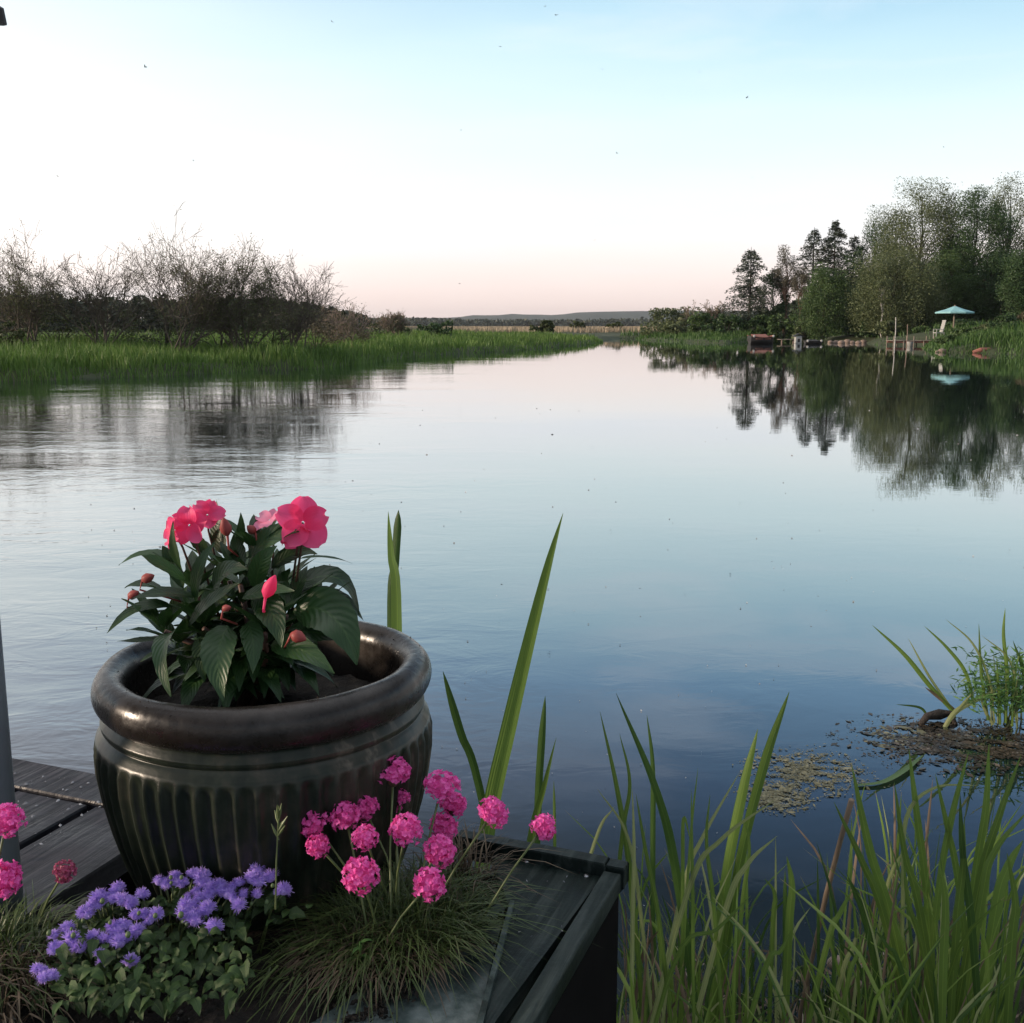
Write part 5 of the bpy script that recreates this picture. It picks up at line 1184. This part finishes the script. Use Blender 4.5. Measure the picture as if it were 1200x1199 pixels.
# near bank under the reeds
def nbz(x, y): return .035 + .03 * math.sin(x * 9) * math.cos(y * 11) + .02 * math.sin(x * 31 + y * 17)
vs = []; fs = []; nu, nv = 90, 60
for j in range(nv + 1):
    for i in range(nu + 1):
        x = .14 + 2.2 * i / nu; y = .1 + 1.75 * j / nv; sh = 1.80 + .05 * math.sin(x * 7) + .03 * math.sin(x * 23); z = nbz(x, y) + random.uniform(-.006, .006)
        if y > sh - .12: z -= (y - sh + .12) * .7
        if x < .25: z -= (.25 - x) * .8
        vs.append((x, y, z))
for j in range(nv):
    for i in range(nu): a = j * (nu + 1) + i; fs.append((a, a + 1, a + nu + 2, a + nu + 1))
M['mud'] = surf('mud', [(.3, (.012, .010, .007)), (.6, (.04, .032, .022)), (.8, (.12, .10, .075))], 25, .8, .9, .008, 90)
npmesh('river_bank', vs, fs, M['mud'], smooth=True, origin=(.8, 1, 0))['kind'] = 'structure'
n = 2600; Xr = rng.uniform(.2, 1.2, n); Yr = rng.uniform(1.25, 1.86, n); B = np.column_stack([Xr, Yr, np.array([nbz(a, b_) for a, b_ in zip(Xr, Yr)]) - .004])
hgt = rng.uniform(.02, .10, n) * (1 + .6 * np.sin(Xr * 14) * np.sin(Yr * 9)); v, f = grassblades(B, hgt, rng.uniform(.0015, .004, n), rng.uniform(.2, 1.2, n))
M['lowgrass'] = leafmat('low_grass', (.03, .05, .015), (.08, .12, .04), tr=.25, clump=7, c3=(.22, .17, .11))
setp(npmesh('low_grass', v, f, M['lowgrass']), 'low grass and weeds on the mud between the reeds', 'grass', kind='stuff')
n = 1400; Xr = rng.uniform(.3, 1.25, n); Yr = rng.uniform(1.35, 1.86, n); c = np.column_stack([Xr, Yr, np.array([nbz(a, b_) for a, b_ in zip(Xr, Yr)]) + rng.uniform(0, .012, n)])
al = np.column_stack([rng.normal(size=n), rng.normal(size=n), rng.normal(size=n) * .25]); v, f = diamonds(c, rng.uniform(.003, .022, n), .16, along=al)
M['litter'] = leafmat('litter', (.05, .035, .025), (.20, .15, .11), tr=0, clump=12, c3=(.5, .46, .42), rough=.8)
setp(npmesh('dead_litter', v, f, M['litter']), 'dead leaves and straw lying on the mud under the reeds', 'litter', kind='stuff')
for px, py, wd, lb in ((982, 1133, 26, 'pale stone on the mud right of the dead stalk'), (1020, 1145, 34, 'brown stone at the water edge between the reeds'), (1004, 1160, 22, 'small stone below the brown one among the reeds')):
    stone(px, py, wd, 'stone', lb, 'stones among the reeds', z=.05)
root = thing('red_weed', tuple(gp(1018, 1138, .06)), 'tiny weed with reddish leaves on the mud between the reeds', 'weed')
mb = MB(); c = gp(1018, 1132, .08)
for i in range(8):
    a = i * .8; d = Vector((math.cos(a), math.sin(a), .15)); mb.leaf(c, c + d * .008 + Vector((0, 0, .004)), c + d * .018, (0, 0, 1), .006, nu=5)
M['redleaf'] = leafmat('red_leaf', (.35, .10, .06), (.5, .2, .12), tr=.2); mb.build('leaves', M['redleaf'], root)
mb = MB(); mb.tube([c - Vector((0, 0, .05)), c], .0014, 5); mb.build('stem', M['weed'], root)

# ---- floating weed
def mat_patch(cx, cy, rx, ry, n, size, name, matn, label, ang=0, hole=.0):
    t = rng.normal(size=(n, 2)) * .42; t = t[(np.abs(t) < 1.1).all(1)]; lum = np.sin(t[:, 0] * 9 + cx * 3 + 2 * np.sin(t[:, 1] * 5)) * np.cos(t[:, 1] * 11 + t[:, 0] * 3) + rng.normal(size=len(t)) * .3; t = t[lum > -.25]
    x = t[:, 0] * rx; y = t[:, 1] * ry; X_ = cx + x * math.cos(ang) - y * math.sin(ang); Y_ = cy + x * math.sin(ang) + y * math.cos(ang)
    c = np.column_stack([X_, Y_, rng.uniform(.0006, .004, len(t))]); al = np.column_stack([rng.normal(size=(len(t), 2)), rng.normal(size=len(t)) * .06])
    v, f = diamonds(c, size * np.exp(rng.normal(-.2, .55, len(t))), .45, along=al, flat=True); setp(npmesh(name, v, f, M[matn]), label, 'pondweed', kind='stuff')
p = gp(945, 905); mat_patch(p.x, p.y, .17, .16, 4200, .0042, 'floating_weed', 'pond', 'pale brown raft of floating weed on the dark water', .3)
p = gp(908, 935); mat_patch(p.x, p.y, .09, .10, 3000, .0038, 'floating_weed', 'pond', 'greenish raft of floating weed behind the crossing reed leaves')
p = gp(1135, 872); mat_patch(p.x, p.y, .36, .22, 8000, .006, 'floating_weed', 'ponddark', 'dark rotting weed floating round the clump on the right')
p = gp(1050, 862); mat_patch(p.x, p.y, .12, .12, 160, .008, 'floating_weed', 'pond', 'pale flecks of weed left of the right-hand clump')
# clump of water plants at the right edge
WG = 'plants in the floating clump'
plant('water_plant', 'iris leaves leaning left from the floating clump', 'water plant', gp(1118, 832), [
    ([(1120, 838, 3.2), (1090, 805, 3.2), (1060, 768, 3.2), (1022, 733, 3.2)], 9, dict(tip=.5)), ([(1119, 836, 3.2), (1090, 795, 3.2), (1064, 748, 3.2)], 5, dict(mi=2)),
    ([(1104, 858, 3.1), (1120, 835, 3.1), (1150, 818, 3.1), (1178, 805, 3.1)], 10, dict(mi=2, tip=.5)), ([(1105, 856, 3.1), (1125, 830, 3.1), (1144, 808, 3.1)], 6, dict(mi=2)),
    ([(1118, 832, 3.2), (1100, 818, 3.2), (1084, 806, 3.2)], 7, dict(mi=3)), ([(1088, 842, 3.2), (1078, 830, 3.2), (1050, 826, 3.2)], 5, dict(mi=1))], WG)
plant('water_plant', 'tall narrow leaves standing at the right of the floating clump', 'water plant', gp(1150, 845), [
    ([(1142, 830, 3.15), (1132, 790, 3.15), (1110, 760, 3.15), (1083, 734, 3.15)], 7, dict(mi=0)), ([(1158, 845, 3.1), (1150, 790, 3.1), (1147, 731, 3.1)], 6), ([(1178, 848, 3.1), (1180, 790, 3.1), (1176, 745, 3.1), (1178, 713, 3.1)], 7, dict(tip=.5)),
    ([(1205, 840, 3.1), (1200, 790, 3.1), (1187, 751, 3.1)], 8, dict(mi=1)), ([(1165, 848, 3.1), (1160, 800, 3.1), (1140, 755, 3.1), (1108, 726, 3.1)], 5, dict(mi=2)), ([(1164, 850, 3.1), (1155, 835, 3.1), (1148, 815, 3.1)], 6, dict(mi=2)),
    ([(1192, 850, 3.1), (1190, 800, 3.1), (1180, 770, 3.1), (1150, 745, 3.1)], 5, dict(mi=2)), ([(1172, 850, 3.1), (1170, 810, 3.1), (1168, 770, 3.1)], 6), ([(1186, 852, 3.1), (1188, 800, 3.1), (1196, 760, 3.1)], 6)], WG)
root = thing('feathery_water_plant', tuple(gp(1180, 850)), 'feathery bushy green plant at the right side of the floating clump', 'water plant')
n = 1700; cx, cy = gp(1178, 848).x, gp(1178, 848).y; c = np.column_stack([cx + rng.normal(size=n) * .075, cy + rng.normal(size=n) * .06, np.minimum(.02 + np.abs(rng.normal(size=n)) * .075 + .04, .21)]); c[:, :2] = np.clip(c[:, :2], [cx - .13, cy - .1], [cx + .16, cy + .1]); al = np.column_stack([rng.normal(size=(n, 2)), rng.normal(size=n) * .7])
npmesh('leaves', *diamonds(c, rng.uniform(.008, .022, n), .16, along=al), M['weed'], root)
mb = MB()
for i in range(12):
    a = random.uniform(0, 6.28); mb.tube([(cx + random.gauss(0, .03), cy + random.gauss(0, .03), -.01), (cx + .05 * math.cos(a), cy + .05 * math.sin(a), .09), (cx + .09 * math.cos(a), cy + .08 * math.sin(a), .19)], [.003, .0025, .001], 5)
mb.build('stems', M['stalk'], root)
mb = MB(); mb.tube([gp(1078, 850), gp(1086, 848) + Vector((0, 0, .022)), gp(1100, 845) + Vector((0, 0, .020)), gp(1113, 845) + Vector((0, 0, .022)), gp(1120, 850)], [.008, .012, .017, .011, .007], 9)
M['rootbark'] = surf('root_bark', [(.3, (.010, .007, .005)), (.7, (.045, .030, .020))], 60, .7, 1, .008, 120)
setp(mb.build('root_stump', M['rootbark'], smooth=True), 'arched brown root sticking out of the floating clump', 'root')
mb = MB(); mb.ribbon([gp(1005, 921, .004), gp(1035, 917, .006), gp(1060, 903, .008), gp(1082, 885, .006)], .022, 1.45, None, .1, 12, .4); setp(mb.build('sunken_leaf', M['irisdark'], smooth=True), 'dark bent leaf floating on the water below the clump', 'leaf')
# seeds and flecks scattered on the river
n = 340; Yr = np.exp(rng.uniform(np.log(1.9), np.log(16), n)); Xr = Yr * rng.uniform(-.5, .5, n); ok = Xr > -.42 * Yr - .0; c = np.column_stack([Xr, Yr, np.full(n, .003)])[ok]
v, f = diamonds(c, .0012 + .0012 * c[:, 1] * rng.uniform(.2, 1, len(c)), .5, along=np.column_stack([rng.normal(size=(len(c), 2)), np.zeros(len(c))]))
M['fluff'] = leafmat('fluff', (.10, .09, .08), (.5, .5, .5), tr=.2, clump=3); setp(npmesh('floating_seeds', v, f, M['fluff']), 'tiny seeds and fluff drifting on the river', 'seeds', kind='stuff')

# ---- the evening air
hb = MB(); hb.box((0, 2500, 34), (9400, 5400, 71)); m = bpy.data.materials.new('haze'); m.use_nodes = True; nt = m.node_tree; nt.nodes.clear()
out = nt.nodes.new('ShaderNodeOutputMaterial'); pv = nt.nodes.new('ShaderNodeVolumePrincipled'); pv.inputs['Color'].default_value = (.86, .87, .93, 1); pv.inputs['Density'].default_value = .00011; pv.inputs['Anisotropy'].default_value = .3
nt.links.new(pv.outputs[0], out.inputs['Volume']); o = hb.build('haze', m); o['kind'] = 'stuff'; o['label'] = 'thin blue evening haze over the river valley'
